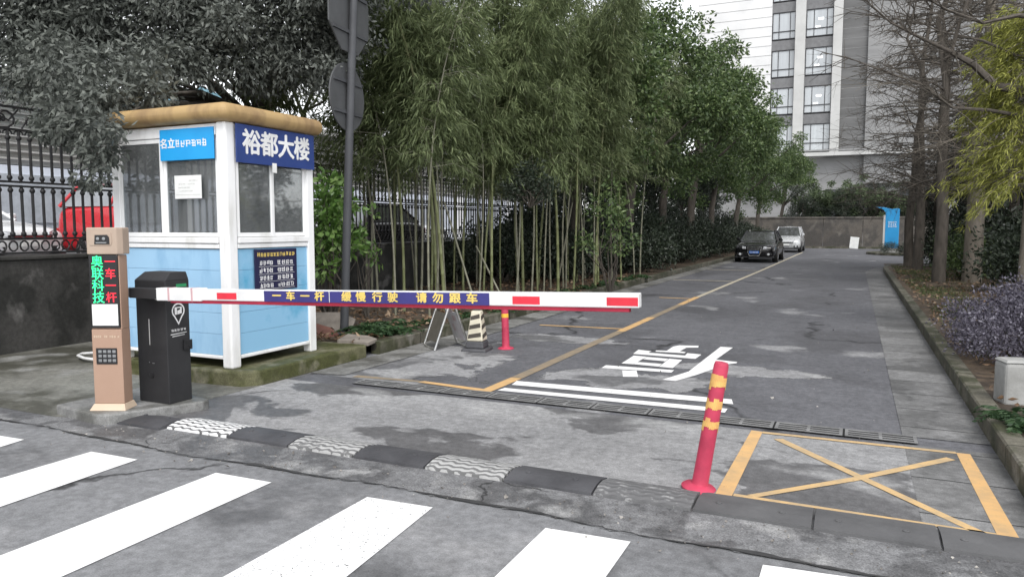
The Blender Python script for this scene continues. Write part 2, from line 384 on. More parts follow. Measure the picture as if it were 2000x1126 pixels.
marking('yellow_lane_line', [[(-3.77, 6.02), (-3.06, 5.93), (-3.04, 5.87), (-2.95, 5.9), (-2.93, 6.6), (-3.05, 6.6), (-3.06, 6.02), (-3.74, 6.09)],
                             [(-3.05, 10.2), (-2.93, 10.2), (-2.93, 12.0), (-3.05, 12)], [(-3.05, 14.2), (-2.93, 14.2), (-2.93, 15.9), (-3.05, 15.9)],
                             [(-3.7, 15.42), (-3.05, 15.42), (-3.05, 15.52), (-3.7, 15.52)], [(-4.3, 10.32), (-3.05, 10.42), (-3.05, 10.5), (-4.3, 10.4)]], YELLOW)
marking('faded_lane_line', [[(-4.5, 5.96), (-3.78, 6.025), (-3.75, 6.09), (-4.5, 6.05)], [(-3.05, 6.61), (-2.93, 6.61), (-2.93, 10.19), (-3.05, 10.19)], [(-3.05, 12.01), (-2.93, 12.01), (-2.93, 14.19), (-3.05, 14.19)]], YFADE)
marking('parking_line', [[(-3.03, 15.91), (-2.93, 15.91), (-2.8, 26), (-2.66, 46), (-2.76, 46), (-2.9, 26)]] +
        [[(-4.6, y), (-2.95, y), (-2.95, y + .12), (-4.6, y + .12)] for y in (20.8, 26.2, 37.5)], WFADE)
yb = .0092
marking('yellow_box_frame', [[(-.64, 5.6), (-.56, 5.59), (-.57, 4.16), (-.66, 4.16)], [(.66, 5.6), (.74, 5.6), (.77, 4.15), (.68, 4.15)]], YELLOW, yb)
marking('yellow_box_edge', [[(-.559, 5.6), (.659, 5.62), (.659, 5.57), (-.559, 5.55)], [(-.565, 4.165), (.679, 4.15), (.679, 4.18), (-.565, 4.205)]], YPALE, yb)
marking('yellow_box_cross', [[(-.47, 5.43), (-.41, 5.46), (.64, 4.16), (.61, 4.11)],
                             [(-.498, 4.21), (-.44, 4.2), (.085, 4.75), (.05, 4.795)], [(.087, 4.845), (.122, 4.8), (.638, 5.42), (.59, 5.46)]], YPALE, yb)

# rubber speed hump with black and worn white segments
RUB = pm('black_rubber', (.085, .085, .092), (.05, .05, .055), 3, .6, bump=.35, bscale=25)
def wave_mat(name, c, c2, wear):
    t = NT(name); v = t.co()
    wv = t.node('ShaderNodeTexWave', wave_type='BANDS', bands_direction='Y'); t.l.new(v, wv.inputs[0])
    wv.inputs['Scale'].default_value = 6.6; wv.inputs['Distortion'].default_value = 0
    sp = t.node('ShaderNodeSeparateXYZ'); t.l.new(v, sp.inputs[0])
    zig = t.math('MULTIPLY', t.math('SINE', t.math('MULTIPLY', sp.outputs[0], 70)), .007)
    zig = t.math('ADD', zig, t.math('MULTIPLY', t.noise(v, 9, 3), .05))
    cb = t.node('ShaderNodeCombineXYZ'); t.l.new(sp.outputs[0], cb.inputs[0]); t.l.new(t.math('ADD', sp.outputs[1], zig), cb.inputs[1])
    t.l.new(cb.outputs[0], wv.inputs[0])
    msk = t.ramp(wv.outputs['Fac'], [(.36, 0.), (.44, 1.)])
    msk = t.math('MULTIPLY', msk, t.ramp(t.noise(v, 16, 4, .7), [(.3 + wear, 0.), (.42 + wear, 1.)]))
    t.set('Base Color', t.mix(msk, c2, c)); t.set('Roughness', .75); t.bump(wv.outputs['Fac'], .5, .01); return t.m
WVA = wave_mat('white_wave_paint', (.8, .8, .8), (.13, .13, .13), -.08)
WVB = wave_mat('worn_wave_paint', (.42, .42, .415), (.15, .15, .15), .04)
WVC = wave_mat('bare_wave_paint', (.3, .3, .3), (.125, .125, .128), .22)
RUBW = pm('worn_grey_rubber', (.125, .125, .128), (.085, .085, .088), 3, .7, bump=.35, bscale=25)
hump = thing('speed_hump', 'black and white rubber speed hump lying across the lane entrance', 'speed hump', (-2.3, 3.98, 0))
xs = [-5.06, -4.6, -4.0, -3.45, -2.91, -2.37, -1.83, -1.28, -.73, -.14, .42, .9]
for i in range(len(xs) - 1):
    mb = MB(); P = []
    hh = .04 if i < 8 else .03
    x0, x1 = xs[i] + .006, xs[i + 1] - .006
    sl = .0 if i else .03
    prof = [(3.84, .002), (3.842, .02), (3.88, hh * .7), (3.94, hh), (4.02, hh), (4.09, hh * .62), (4.14, .014), (4.145, .002)]
    n = 6
    for a in range(n + 1):
        x = x0 + (x1 - x0) * a / n
        q = .6 if (i == 0 and a == 0) else 1
        P.append([(x, y + .01 * (x + 5) * .2 - (.06 if i == 0 else 0), z * q) for y, z in prof])
    mb.grid(P); mb.add(P[0], [tuple(range(8))]); mb.add(P[-1], [tuple(range(8))])
    if i % 2 == 0 or i == 9:      # bolt recesses
        for bx in (.2, .75):
            X = x0 + (x1 - x0) * bx
            mb.lathe([(.016, 0), (.016, .004), (.009, .006), (.004, .003)], 10, T=Matrix.Translation((X, 3.965, hh + .0)))
    mt = RUB if i % 2 == 0 or i > 8 else (WVA if i in (1,) else WVB)
    if i == 7: mt = WVC
    if i >= 8: mt = RUBW
    mb.build('segment', mt, hump, smooth=35, world=True)

# drain grates across the lane
IRON = pm('cast_iron', (.16, .16, .16), (.09, .09, .09), 6, .7, bump=.2)
DARKCH = pm('drain_shade', (.015, .015, .015), rough=.9)
m = MB(); m.sheet(R4(-4.3, .446, 5.69, 5.9), .0165); struct('drain_shade_sheet', m, DARKCH)  # flat near-black sheet, paints the shade seen through the slots
GC = pm('grate_concrete', (.24, .24, .24), (.14, .14, .14), 5, .8, bump=.3)
def grate(parent=None):
    mb = MB(); L = .46
    for x in ((-L / 2, -L / 2 + .022), (L / 2 - .022, L / 2), (-.011, .011)): mb.box(x, (-.1, .1), (0, .003))
    for y0, y1 in ((-.1, -.072), (-.04, -.016), (.016, .04), (.072, .1)):
        mb.box((-L / 2 + .0221, -.0111), (y0, y1), (0, .0028)); mb.box((.0111, L / 2 - .0221), (y0, y1), (0, .0028))
    return mb.build('drain_grate', GC)
g0 = grate(); g0.location = (-4.06, 5.795, .017)
tag(g0, 'slotted grey drain grate in the line of grates across the lane behind the hump', 'drain grate', 'drain grates across the lane')
for i in range(1, 10):
    g = g0.copy(); C.objects.link(g); g.location = (-4.06 + i * .475, 5.795, .017); g.rotation_euler = (0, 0, random.Random(i).uniform(-.01, .01))

# ------------------------------------------------------------------ guard booth
WP = pm('white_enamel', (.84, .84, .84), (.66, .655, .63), 5, .4, stretch=(1, 1, .22), lo=.28, hi=.5)
BL1 = pm('light_blue_panel', (.33, .54, .74), (.2, .39, .6), 3, .45, stretch=(1, 1, .35), lo=.28, hi=.52)
BL2 = pm('light_blue_panel_stained', (.25, .48, .68), (.1, .36, .56), 1.6, .45, lo=.3, hi=.42)
TAN = pm('tan_fascia', (.42, .285, .13), (.2, .125, .065), 3.2, .55, stretch=(1, 1, .35), lo=.3, hi=.55)
GLS = glass_mat('booth_glass', (.84, .86, .86), .17, painted_sheen=.12)
GREYI = pm('grey_inside', (.4, .4, .4), rough=.7)
NAVY = pm('navy_board', (.025, .055, .22), (.02, .045, .18), 2, .4)
CYAN = pm('cyan_board', (.02, .35, .75), (.015, .3, .68), 2, .4)
DNAVY = pm('dark_navy_board', (.018, .018, .06), rough=.4)
LETW = pm('white_lettering', (.85, .85, .85), rough=.5)
LETY = pm('yellow_lettering', (.8, .6, .16), rough=.5)
PAPER = pm('paper', (.8, .8, .78), (.7, .71, .7), 8, .8)
GREYL = pm('grey_print', (.42, .42, .4), rough=.8)
bx0, bx1, by0, by1 = -6.86, -5.31, 5.2, 6.42
booth = thing('guard_booth', 'white framed guard booth with light blue lower panels and tan roof edge', 'booth', ((bx0 + bx1) / 2, (by0 + by1) / 2, .15))
def B(mb, name, mat, par=None, **k):
    k.setdefault('bev', .006); return mb.build(name, mat, par or booth, world=True, **k)
for (x, y, s_, zb) in ((bx1 - .06, by0 + .06, .062, .15), (bx0 + .05, by0 + .05, .05, .15), (bx1 - .05, by1 - .05, .05, .15), (bx0 + .05, by1 - .05, .05, .15)):
    mb = MB(); mb.box((x - s_, x + s_), (y - s_, y + s_), (zb, 2.47)); B(mb, 'corner_post', WP, bev=.02 if s_ > .06 else .008, seg=3)
mb = MB(); mb.box((bx0 + .03, bx1 - .03), (by0 + .03, by1 - .03), (.24, .28)); B(mb, 'floor', GREYI)
mb = MB(); mb.box((bx0 + .02, bx1 - .02), (by0 + .02, by1 - .02), (2.42, 2.46)); B(mb, 'ceiling', WP)
mb = MB(); ov = .1
mb.box((bx0 - ov, bx1 + ov), (by0 - ov, by1 + ov), (2.47, 2.635)); B(mb, 'roof', TAN, bev=.08, seg=6, smooth=40)
def side(o, ux, nrm, L, blue, lap, pads):
    F = FZ(o, ux, (0, 0, 1), nrm); a, b = pads; c = L / 2 + lap
    mb = MB(F); mb.box((a, L - b), (.235, .268), (-.06, -.012)); B(mb, 'bottom_rail', WP)
    mb = MB(F); k = 5; st = (1.285 - .272) / k
    for i in range(k): mb.box((a, L - b), (.272 + i * st, .272 + (i + 1) * st - .002), (-.055, -.025))
    B(mb, 'panel', blue, bev=.0025)
    mb = MB(F); mb.box((a, L - b), (1.29, 1.335), (-.06, -.008)); mb.box((a, L - b), (1.34, 1.395), (-.07, .004)); B(mb, 'sill', WP)
    mb = MB(F); mb.box((a, L - b), (2.35, 2.44), (-.06, -.004)); B(mb, 'top_rail', WP)
    for (p, q, dz) in ((a, c, -.012), (c, L - b, -.03)):
        mb = MB(F); e = .035
        mb.box((p, p + e), (1.4, 2.345), (dz - .022, dz)); mb.box((q - e, q), (1.4, 2.345), (dz - .022, dz))
        mb.box((p + e + .0005, q - e - .0005), (1.4, 1.44), (dz - .021, dz - .001)); mb.box((p + e + .0005, q - e - .0005), (2.305, 2.345), (dz - .021, dz - .001))
        wf = B(mb, 'window', WP, bev=.003)
        mb = MB(F); mb.box((p + e, q - e), (1.44, 2.305), (dz - .014, dz - .009)); mb.build('pane', GLS, wf, world=True)
    return F
FF = side((bx0, by0, 0), (1, 0, 0), (0, -1, 0), bx1 - bx0, BL1, -.07, (.1, .13))
FR = side((bx1, by0, 0), (0, 1, 0), (1, 0, 0), by1 - by0, BL2, .01, (.13, .1))
side((bx1, by1, 0), (-1, 0, 0), (0, 1, 0), bx1 - bx0, BL1, 0, (.1, .1))
side((bx0, by1, 0), (0, -1, 0), (-1, 0, 0), by1 - by0, BL1, 0, (.1, .1))
mb = MB(); mb.box((bx0 + .2, bx0 + .85), (by1 - .3, by1 - .1), (.281, 1.25)); mb.box((bx0 + .15, bx0 + .9), (by1 - .45, by1 - .08), (1.251, 1.29)); B(mb, 'desk', GREYI)
# boards fixed to the booth
mb = MB(FF); mb.box((.715, 1.415), (2.13, 2.425), (.0, .012)); o = B(mb, 'notice_board', CYAN, bev=.002)
text('名立', .1, LETW, 'lettering', o, FF @ Matrix.Translation((.82, 2.285, .013)), bold=.002)
mb = MB(FF); r = rs(4); marks(mb, .92, 2.25, .42, .075, 6, r, .0125, .0145); mb.build('faded_print', LETW, o, world=True)
mb = MB(FF); mb.box((.885, 1.235), (1.765, 1.985), (.0, .004)); o = B(mb, 'paper_notice', PAPER, bev=0)
mb = MB(FF); 
for i, (a_, b_) in enumerate(((.19, .31), (.05, .27), (.05, .2), (.06, .24))): marks(mb, .885 + a_, 1.93 - i * .033, b_ - a_, .012, 7, r, .0042, .0047)
mb.box((.9, 1.22), (1.80, 1.803), (.0042, .0047)); mb.build('print', GREYL, o, world=True)
mb = MB(FR); mb.box((.1, 1.2), (2.10, 2.46), (.022, .036)); o = B(mb, 'name_board', NAVY, bev=.002)
for i, ch_ in enumerate('裕都大楼'):
    text(ch_, .245, LETW, 'lettering', o, FR @ Matrix.Translation((.295 + i * .237, 2.285 + .0, .0375)), ext=.003, bold=.0065)
mb = MB(FR); mb.box((.565, .625), (2.03, 2.125), (.037, .041)); B(mb, 'bracket', PAPER, bev=.002)
mb = MB(FR); mb.box((.33, .93), (.86, 1.275), (-.012, .0)); o = B(mb, 'price_board', DNAVY, bev=.002)
mb = MB(FR); marks(mb, .36, 1.2, .54, .045, 12, r, .0005, .002); mb.build('title_print', LETY, o, world=True)
mb = MB(FR)
for row in range(4):
    y = 1.115 - row * .075
    marks(mb, .39, y, .19, .05, 4, r, .0005, .002); marks(mb, .64, y, .24, .05, 4, r, .0005, .002)
    mb.box((.38, .89), (y - .014, y - .011), (.0005, .0012))
mb.build('print', LETW, o, world=True)

# ------------------------------------------------------------------ parking payment kiosk
TANP = pm('tan_powder_coat', (.4, .265, .195), (.37, .24, .175), 3, .5)
BEIG = pm('beige_plastic', (.42, .33, .26), (.38, .29, .23), 3, .5)
BLK = pm('black_plastic', (.022, .022, .024), rough=.35)
BLKM = pm('black_powder_coat', (.02, .02, .022), (.028, .028, .03), 3, .55, bump=.05)
LEDG = emit_mat('green_led', (.03, 1, .3), 1.3); LEDR = emit_mat('red_led', (1, .02, .04), 1.3)
GKEY = pm('steel_keys', (.35, .36, .37), rough=.4, metal=.6)
CREAM = pm('cream_plinth', (.62, .5, .38), (.55, .43, .32), 4, .6)
kx, ky, _ = at(215, 800, .082)
kiosk = thing('parking_kiosk', 'slim tan payment kiosk with a green and red display on the island', 'kiosk', (kx, ky, .082), YAW)
def K(mb, name, mat, par=None, **k): k.setdefault('bev', .004); return mb.build(name, mat, par or kiosk, **k)
kw = .115
mb = MB(); mb.prism([(-.145, -.03), (.135, -.03), (.135, .16), (-.145, .16)], 0, .05, taper=[(-.12, -.005), (.118, -.005), (.118, .14), (-.12, .14)]); K(mb, 'base', CREAM)
mb = MB(); mb.box((-kw, kw), (0, .13), (.051, .63)); mb.box((-kw, kw), (.012, .129), (.631, 1.2)); K(mb, 'body', TANP)
mb = MB(); mb.prism([(-.118, -.012), (.112, -.012), (.14, .03), (.14, .13), (-.118, .13)], 1.205, 1.41); K(mb, 'camera_head', BEIG, bev=.01, seg=3)
mb = MB(FZ((-.118, -.013, 1.205))); mb.prism([(.028, .07), (.19, .07), (.2, .1), (.192, .165), (.035, .17), (.022, .14)], -.002, .004); o = K(mb, 'camera_window', BEIG, bev=.002)
mb = MB(FZ((-.118, -.0175, 1.205))); mb.prism([(.065, .078), (.182, .078), (.18, .13), (.165, .15), (.072, .148)], 0, .004); K(mb, 'camera_glass', BLK, o, bev=.002)
mb = MB(FZ((-.118, -.022, 1.205)))
for x in (.095, .14): mb.lathe([(.012, 0), (.012, .003), (.006, .004)], 12, T=FZ((-.118 + x, -.0215, 1.325)))
mb.box((.08, .16), (.086, .094), (0, .002)); K(mb, 'lens', GKEY, o, bev=0)
mb = MB(); mb.box((-.112, .108), (-.004, .0115), (.64, 1.2)); scr = K(mb, 'display', BLK)
Fk = FZ((0, -.0045, 0)); wmk = wmat(kiosk)
for i, c_ in enumerate('奥联科技'):
    text(c_, .096, LEDG, 'lettering', scr, wmk @ Fk @ Matrix.Translation((-.046, 1.145 - i * .091, .0005)), ext=.001)
for i, c_ in enumerate('一车一杆'):
    text(c_, .085, LEDR, 'lettering', scr, wmk @ Fk @ Matrix.Translation((.052, 1.145 - i * .091, .0005)), ext=.001)
mb = MB(Fk); mb.box((-.1, .098), (.66, .825), (0, .0025)); K(mb, 'white_plate', PAPER, scr, bev=.001)
mb = MB(FZ((0, 0, 0))); marks(mb, -.1, .565, .06, .02, 4, r, .0003, .0015); marks(mb, -.02, .565, .025, .02, 2, r, .0003, .0015); marks(mb, .02, .565, .05, .02, 3, r, .0003, .0015); marks(mb, .08, .565, .02, .02, 1, r, .0003, .0015); K(mb, 'print', CREAM, bev=0)
mb = MB(FZ((0, 0, 0))); mb.box((-.085, .075), (.36, .485), (0, .006)); o = K(mb, 'keypad', BLK, bev=.002)
for a in range(4):
    for b in range(3):
        mb = MB(FZ((0, -.006, 0))); mb.box((-.066 + a * .036, -.04 + a * .036), (.378 + b * .035, .4 + b * .035), (0, .004)); K(mb, 'key', GKEY, o, bev=.002)

# ------------------------------------------------------------------ barrier gate: cabinet and arm
gx, gy = -5.27, 4.16
gate = thing('barrier_gate', 'black barrier cabinet with a lowered red and white striped arm across the lane', 'barrier', (gx, gy, .082))
def G(mb, name, mat, par=None, **k): k.setdefault('bev', .004); return mb.build(name, mat, par or gate, world=True, **k)
bw, bd = .34, .225
mb = MB(Matrix.Translation((gx, gy, 0))); mb.box((0, bw), (0, bd), (.082, 1.0)); cab = G(mb, 'cabinet', BLKM, bev=.006)
mb = MB(Matrix.Translation((gx, gy, 0))); mb.prism([(-.003, -.003), (bw + .003, -.003), (bw + .003, bd + .003), (-.003, bd + .003)], 1.002, 1.07); mb.prism([(-.003, -.003), (bw + .003, -.003), (bw + .003, bd + .003), (-.003, bd + .003)], 1.0705, 1.135, taper=[(.04, .06), (bw - .01, .06), (bw - .01, bd - .01), (.04, bd - .01)]); G(mb, 'lid', BLKM)
GFR = FZ((gx + bw, gy, 0), (0, 1, 0), (0, 0, 1), (1, 0, 0)); GFF = FZ((gx, gy, 0))
GRN = pm('green_sticker', (.03, .3, .12), rough=.5)
mb = MB(GFR); mb.box((.1, .2), (1.015, 1.04), (.004, .006)); G(mb, 'green_label', GRN, bev=0)
# location-pin emblem, writing and swash
mb = MB(GFR); cyp = .825; cxp = .115; n = 28; rr = .062; ring = []; inn = []
for i in range(n + 1):
    q = math.radians(-50 + 280 * i / n); ring.append((cxp + rr * math.cos(q), cyp + rr * math.sin(q))); inn.append((cxp + (rr - .011) * math.cos(q), cyp + (rr - .011) * math.sin(q)))
ring.append((cxp, cyp - .115)); inn.append((cxp, cyp - .095))
for i in range(len(ring)):
    a, b = i, (i + 1) % len(ring); mb.prism([ring[a], ring[b], inn[b], inn[a]], .0008, .002)
mb.box((cxp - .034, cxp - .012), (cyp - .03, cyp + .03), (.0008, .002)); mb.prism([(cxp - .008, cyp - .03), (cxp + .034, cyp - .022), (cxp + .034, cyp + .03), (cxp + .02, cyp + .03), (cxp + .02, cyp + .008), (cxp - .008, cyp + .0)], .0008, .0021)
mb.box((cxp - .02, cxp + .034), (cyp + .022, cyp + .03), (.0008, .0024))
marks(mb, .04, .66, .15, .022, 5, r, .0008, .002)
mb.prism([(.035, .635), (.19, .642), (.19, .647), (.035, .642)], .0008, .002); mb.prism([(.05, .618), (.17, .625), (.17, .629), (.05, .624)], .0008, .002)
G(mb, 'emblem', LETW, bev=0)
mb = MB(GFF); mb.box((.14, .15), (.55, .76), (.0008, .003)); G(mb, 'door_slot', GREYI, bev=.001)
mb = MB(GFF); mb.box((.128, .136), (.405, .413), (.0008, .003)); mb.box((.165, .19), (.401, .406), (.0008, .003)); G(mb, 'lock', GKEY, bev=.001)
mb = MB(FZ((gx + .15, gy - .001, .305))); mb.lathe([(.026, 0), (.026, .003), (.02, .005)], 16); G(mb, 'keyhole_cover', BLK, bev=0, smooth=40)
mb = MB(GFR); mb.box((.15, .23), (.5, .58), (.0005, .02)); G(mb, 'side_socket', BLK)
# arm (slightly raised at the tip)
ax0, ax1, az0, az1, ay = -4.93, -1.085, .975, 1.085, 4.085
AF = FZ((ax0, ay, az0), Vector((ax1 - ax0, 0, az1 - az0)).normalized(), Vector((-(az1 - az0), 0, ax1 - ax0)).normalized(), (0, -1, 0))
AL = math.hypot(ax1 - ax0, az1 - az0)
ARMW = pm('arm_white', (.8, .8, .8), (.62, .62, .62), 2.5, .45); ARMR = pm('arm_red_band', (.72, .035, .06), rough=.45)
RUBR = pm('red_rubber', (.5, .03, .065), (.36, .02, .05), 4, .5); BANN = pm('navy_banner', (.045, .04, .2), (.035, .032, .15), 3, .5)
SILV = pm('brushed_steel', (.5, .5, .5), (.38, .38, .38), 5, .35, metal=.8)
mb = MB(FZ((ax0 - .06, ay, az0))); mb.box((-.215, .085), (-.038, .042), (-.052, .035)); G(mb, 'arm_clamp', BLKM)
mb = MB(FZ((ax0 - .06, ay, az0))); mb.box((-.235, -.2155), (-.035, .04), (-.05, .03)); mb.box((.086, .092), (-.03, .035), (-.045, .03)); G(mb, 'clamp_plate', SILV, bev=.002)
mb = MB(AF); mb.box((0, AL), (-.042, .042), (-.03, .03)); arm = G(mb, 'arm', ARMW, bev=.006)
mb = MB(AF); mb.box((.03, .5), (-.048, .05), (-.036, .036)); G(mb, 'sleeve', ARMW, arm, bev=.005)
RNG = pm('ring_pink', (.62, .4, .42))
for a_ in (.155, .4):
    mb = MB(AF); mb.box((a_, a_ + .02), (-.05, .052), (-.038, .038)); G(mb, 'sleeve_ring', RNG, arm, bev=.002)
def ax(px):  # pixel column on the arm -> length along it
    return (atY(px, 580, ay)[0] - ax0) * AL / (ax1 - ax0)
mb = MB(AF); P = [(.16 + (AL - .22) * i / 30) for i in range(31)]
mb.grid([[(x, -.0425, -.018), (x, -.062 - .004 * math.sin(x * 9), -.02), (x, -.069, -.004), (x, -.064, .016), (x, -.0425, .018)] for x in P])
G(mb, 'rubber_strip', RUBR, arm, bev=0, smooth=50)
for a, b in ((430, 468), (1005, 1058), (1188, 1249)):
    mb = MB(AF); mb.box((ax(a), ax(b)), (-.03, .018), (.0305, .0315)); G(mb, 'red_band', ARMR, arm, bev=0)
for k, (a, b, tx) in enumerate(((522, 648, [('一', 547), ('车', 574), ('一', 602), ('杆', 630)]), (650, 960, [('缓', 683), ('慢', 711), ('行', 743), ('驶', 773), ('请', 829), ('勿', 861), ('跟', 894), ('车', 927)]))):
    mb = MB(AF); mb.box((ax(a), ax(b)), (-.042 + k * .001, .036), (.0305, .033 + k * .0015)); o = G(mb, 'banner', BANN, arm, bev=.001)
    for c_, px in tx:
        text(c_, .068, LETY, 'lettering', o, AF @ Matrix.Translation((ax(px), -.002, .0345 + k * .0015)), ext=.001, bold=.0022, sx=1.22)

# ------------------------------------------------------------------ bollards
PINK = pm('red_pink_plastic', (.56, .055, .11), (.38, .035, .075), 5, .5); YEL = pm('yellow_reflective', (.85, .5, .05), (.75, .42, .05), 6, .4)
YELW = pm('torn_yellow_tape', (.8, .52, .16), (.66, .36, .12), 20, .6)
def bollard(loc, label, bands, tilt, worn):
    t = thing('bollard', label, 'bollard', loc, group='flexible lane posts')
    t.rotation_euler = tilt
    mb = MB(); mb.lathe([(.1, 0), (.102, .012), (.085, .026), (.05, .036), (.046, .05), (.045, .2), (.043, .55), (.041, .73), (.036, .75), (.0, .752)], 24); mb.build('post', PINK, t, smooth=40)
    for i, (z0, z1) in enumerate(bands):
        mb = MB(); rg = random.Random(i + 3); n = 28
        if not worn:
            rad = lambda z: .046 - .004 * z / .73 + .0012
            mb.lathe([(rad(z0) - .003, z0), (rad(z0), z0 + .002), (rad(z1), z1 - .002), (rad(z1) - .003, z1)], 24)
        else:
            lo = 0; hi = 0
            for j in range(n):
                if j % 3 == 0: lo, hi = rg.uniform(-.012, .02), rg.uniform(-.015, .012)
                q0, q1 = 2 * math.pi * j / n, 2 * math.pi * (j + .96) / n
                ra = .0482 - .004 * z0 / .73
                mb.add([(ra * math.cos(q0), ra * math.sin(q0), z0 + lo), (ra * math.cos(q1), ra * math.sin(q1), z0 + lo + rg.uniform(0, .006)), ((ra - .001) * math.cos(q1), (ra - .001) * math.sin(q1), z1 + hi), ((ra - .001) * math.cos(q0), (ra - .001) * math.sin(q0), z1 + hi)], [(0, 1, 2, 3)])
        mb.build('reflective_band', YELW if worn else YEL, t, smooth=40)
    return t
lean = .11 / .75
bollard(at(1365, 955), 'leaning red bollard with torn yellow bands beside the yellow crossed box', [(.6, .675), (.485, .54), (.36, .425)], (-lean * math.sin(YAW) * .2, lean, 0), True)
bollard(at(988, 681), 'upright red bollard with two yellow bands standing under the barrier arm', [(.6, .7), (.475, .535)], (0, -.03, 0), False).scale = (1, 1, .82)

# ------------------------------------------------------------------ striped square cone, folding A-frame board
CRM = pm('cream_reflective', (.68, .63, .5), (.52, .48, .38), 5, .5); DKS = pm('dark_stripe', (.07, .06, .05), rough=.6)
cxp_, cyp_, _ = at(932, 684)
cone = thing('traffic_cone', 'square tapered cone with cream and black slanted stripes on a black base', 'traffic cone', (cxp_, cyp_, 0), .15)
mb = MB(); mb.prism([(-.16, -.16), (.16, -.16), (.16, .16), (-.16, .16)], 0, .04, taper=[(-.15, -.15), (.15, -.15), (.15, .15), (-.15, .15)])
mb.prism([(-.115, -.115), (.115, -.115), (.115, .115), (-.115, .115)], .041, .125, taper=[(-.105, -.105), (.105, -.105), (.105, .105), (-.105, .105)]); mb.build('base', RUB, cone, bev=.015)
def sq(a): return [(-a, -a), (a, -a), (a, a), (-a, a)]
mb = MB(); mb.prism(sq(.103), .126, .49, taper=sq(.058)); mb.build('body', CRM, cone, bev=.018, seg=3)
mb = MB(); mb.prism(sq(.04), .485, .55, taper=sq(.036)); mb.build('top_handle', pm('grey_cap', (.1, .11, .1)), cone, bev=.008)
mb = MB()
hw = lambda z: .103 - (z - .126) / .364 * .045 + .0012
for q in range(4):
    Tq = Matrix.Rotation(q * math.pi / 2, 4, 'Z')
    for z0 in (.155, .265, .375):
        P = []
        for i in range(7):
            u = -1 + 2 * i / 6; za = z0 + .03 * (u + 1) / 2 + .0; zb = za + .05
            P.append([(u * .84 * hw(za), -hw(za), za), (u * .84 * hw(zb), -hw(zb), zb)])
        mb.grid(P, T=Tq)
mb.build('stripe', DKS, cone)
STEEL = pm('stainless_frame', (.6, .6, .6), (.45, .44, .42), 6, .32, metal=.85); BRDW = pm('worn_white_board', (.66, .66, .68), (.5, .46, .48), 7, .5)
p1 = Vector(at(838, 681)); p2 = Vector(at(905, 676)); mid = (p1 + p2) / 2
af = thing('folding_sign', 'folding steel A-frame board with worn white panel by the left kerb', 'A-frame sign', mid, 0)
dv = Vector((p2.x - p1.x, p2.y - p1.y, 0)); half = dv.length / 2; dv.normalize(); sd = Vector((-dv.y, dv.x, 0))
hgt = .6; wdt = .2
def AP(u, v, z): return mid + dv * u + sd * v + Vector((0, 0, z))
mb = MB()
for v in (-wdt, wdt):
    pts = [AP(-half, v, .01), AP(-half * .3, v, hgt * .75), AP(-half * .14, v, hgt * .93), AP(0, v, hgt * .985), AP(half * .14, v, hgt * .93), AP(half * .3, v, hgt * .75), AP(half, v, .01)]
    mb.tube(pts, .016, 8)
for s_ in (-1, 1): mb.tube([AP(s_ * half * .97, -wdt, .03), AP(s_ * half * .99, 0, .012), AP(s_ * half * .97, wdt, .03)], .014, 8)
mb.tube([AP(0, -wdt, hgt * .985), AP(0, wdt, hgt * .985)], .012, 8); mb.build('frame', STEEL, af, smooth=50, world=True)
for s_, mt in ((1, BRDW), (-1, pm('dark_board_back', (.13, .12, .1)))):
    a, b = AP(s_ * half * .3, 0, hgt * .75), AP(s_ * half * .84, 0, hgt * .165)
    ux = sd.copy(); uy = (a - b).normalized(); nn = ux.cross(uy)
    mb = MB(FZ(b, ux, uy, nn)); Lb = (a - b).length; mb.box((-wdt + .018, wdt - .018), (0, Lb), (-.006, .006)); o = mb.build('board', mt, af, world=True, bev=.002)
    if s_ > 0:
        mb = MB(FZ(b, ux, uy, nn)); sg = 1 if nn.dot(Vector((0, -1, 0)) + Vector((1, 0, 0))) > 0 else -1
        for (u0, u1, v0, v1) in ((.04, .1, .12, .22), (-.1, .02, .28, .36), (-.05, .09, .4, .47)): mb.box((u0, u1), (v0 * .9, v1 * .9), ((.0063, .0068) if sg > 0 else (-.0068, -.0063)))
        mb.build('faded_print', pm('faded_pink_print', (.5, .36, .38), (.55, .5, .52), 20), o, world=True)

# ------------------------------------------------------------------ sign pole with sign backs
DKM = pm('dark_grey_metal', (.075, .078, .085), (.06, .062, .068), 3, .5)
SGB = pm('grey_sign_back', (.085, .088, .092), (.07, .072, .075), 3, .5)
px_, py_, _ = at(672, 648, .15)
pole = thing('sign_pole', 'tall dark pole carrying two grey sign backs behind the guard booth', 'sign pole', (px_, py_, .13))
mb = MB(); mb.tube([(0, 0, 0), (.1, .03, 2.2), (.29, .1, 6.2)], [.054, .051, .047], 16); mb.lathe([(.12, 0), (.12, .015), (.075, .02)], 20); mb.build('pole', DKM, pole, smooth=40)
def disc(n, rad, zc, yc, rot, name):
    T = Matrix.Translation((-.08 + .05 * zc, yc, zc)) @ Matrix.Rotation(math.radians(7), 4, 'Z') @ Matrix.Rotation(math.pi / 2, 4, 'Y') @ Matrix.Rotation(rot, 4, 'Z')
    mb = MB(T); mb.prism([(rad * math.cos(2 * math.pi * i / n), rad * math.sin(2 * math.pi * i / n)) for i in range(n)], -.01, .01)
    o = mb.build(name, SGB, pole, bev=.004)
    for v in (-rad * .45, rad * .45):
        mb = MB(T @ Matrix.Rotation(-rot, 4, 'Z')); mb.box((v - .02, v + .02), (-rad * .8, rad * .8), (.0105, .03)); mb.build('rail', DKM, o)
disc(8, .52, 4.0, .06, math.pi / 8, 'sign_panel'); disc(32, .42, 2.98, .06, 0, 'sign_panel')
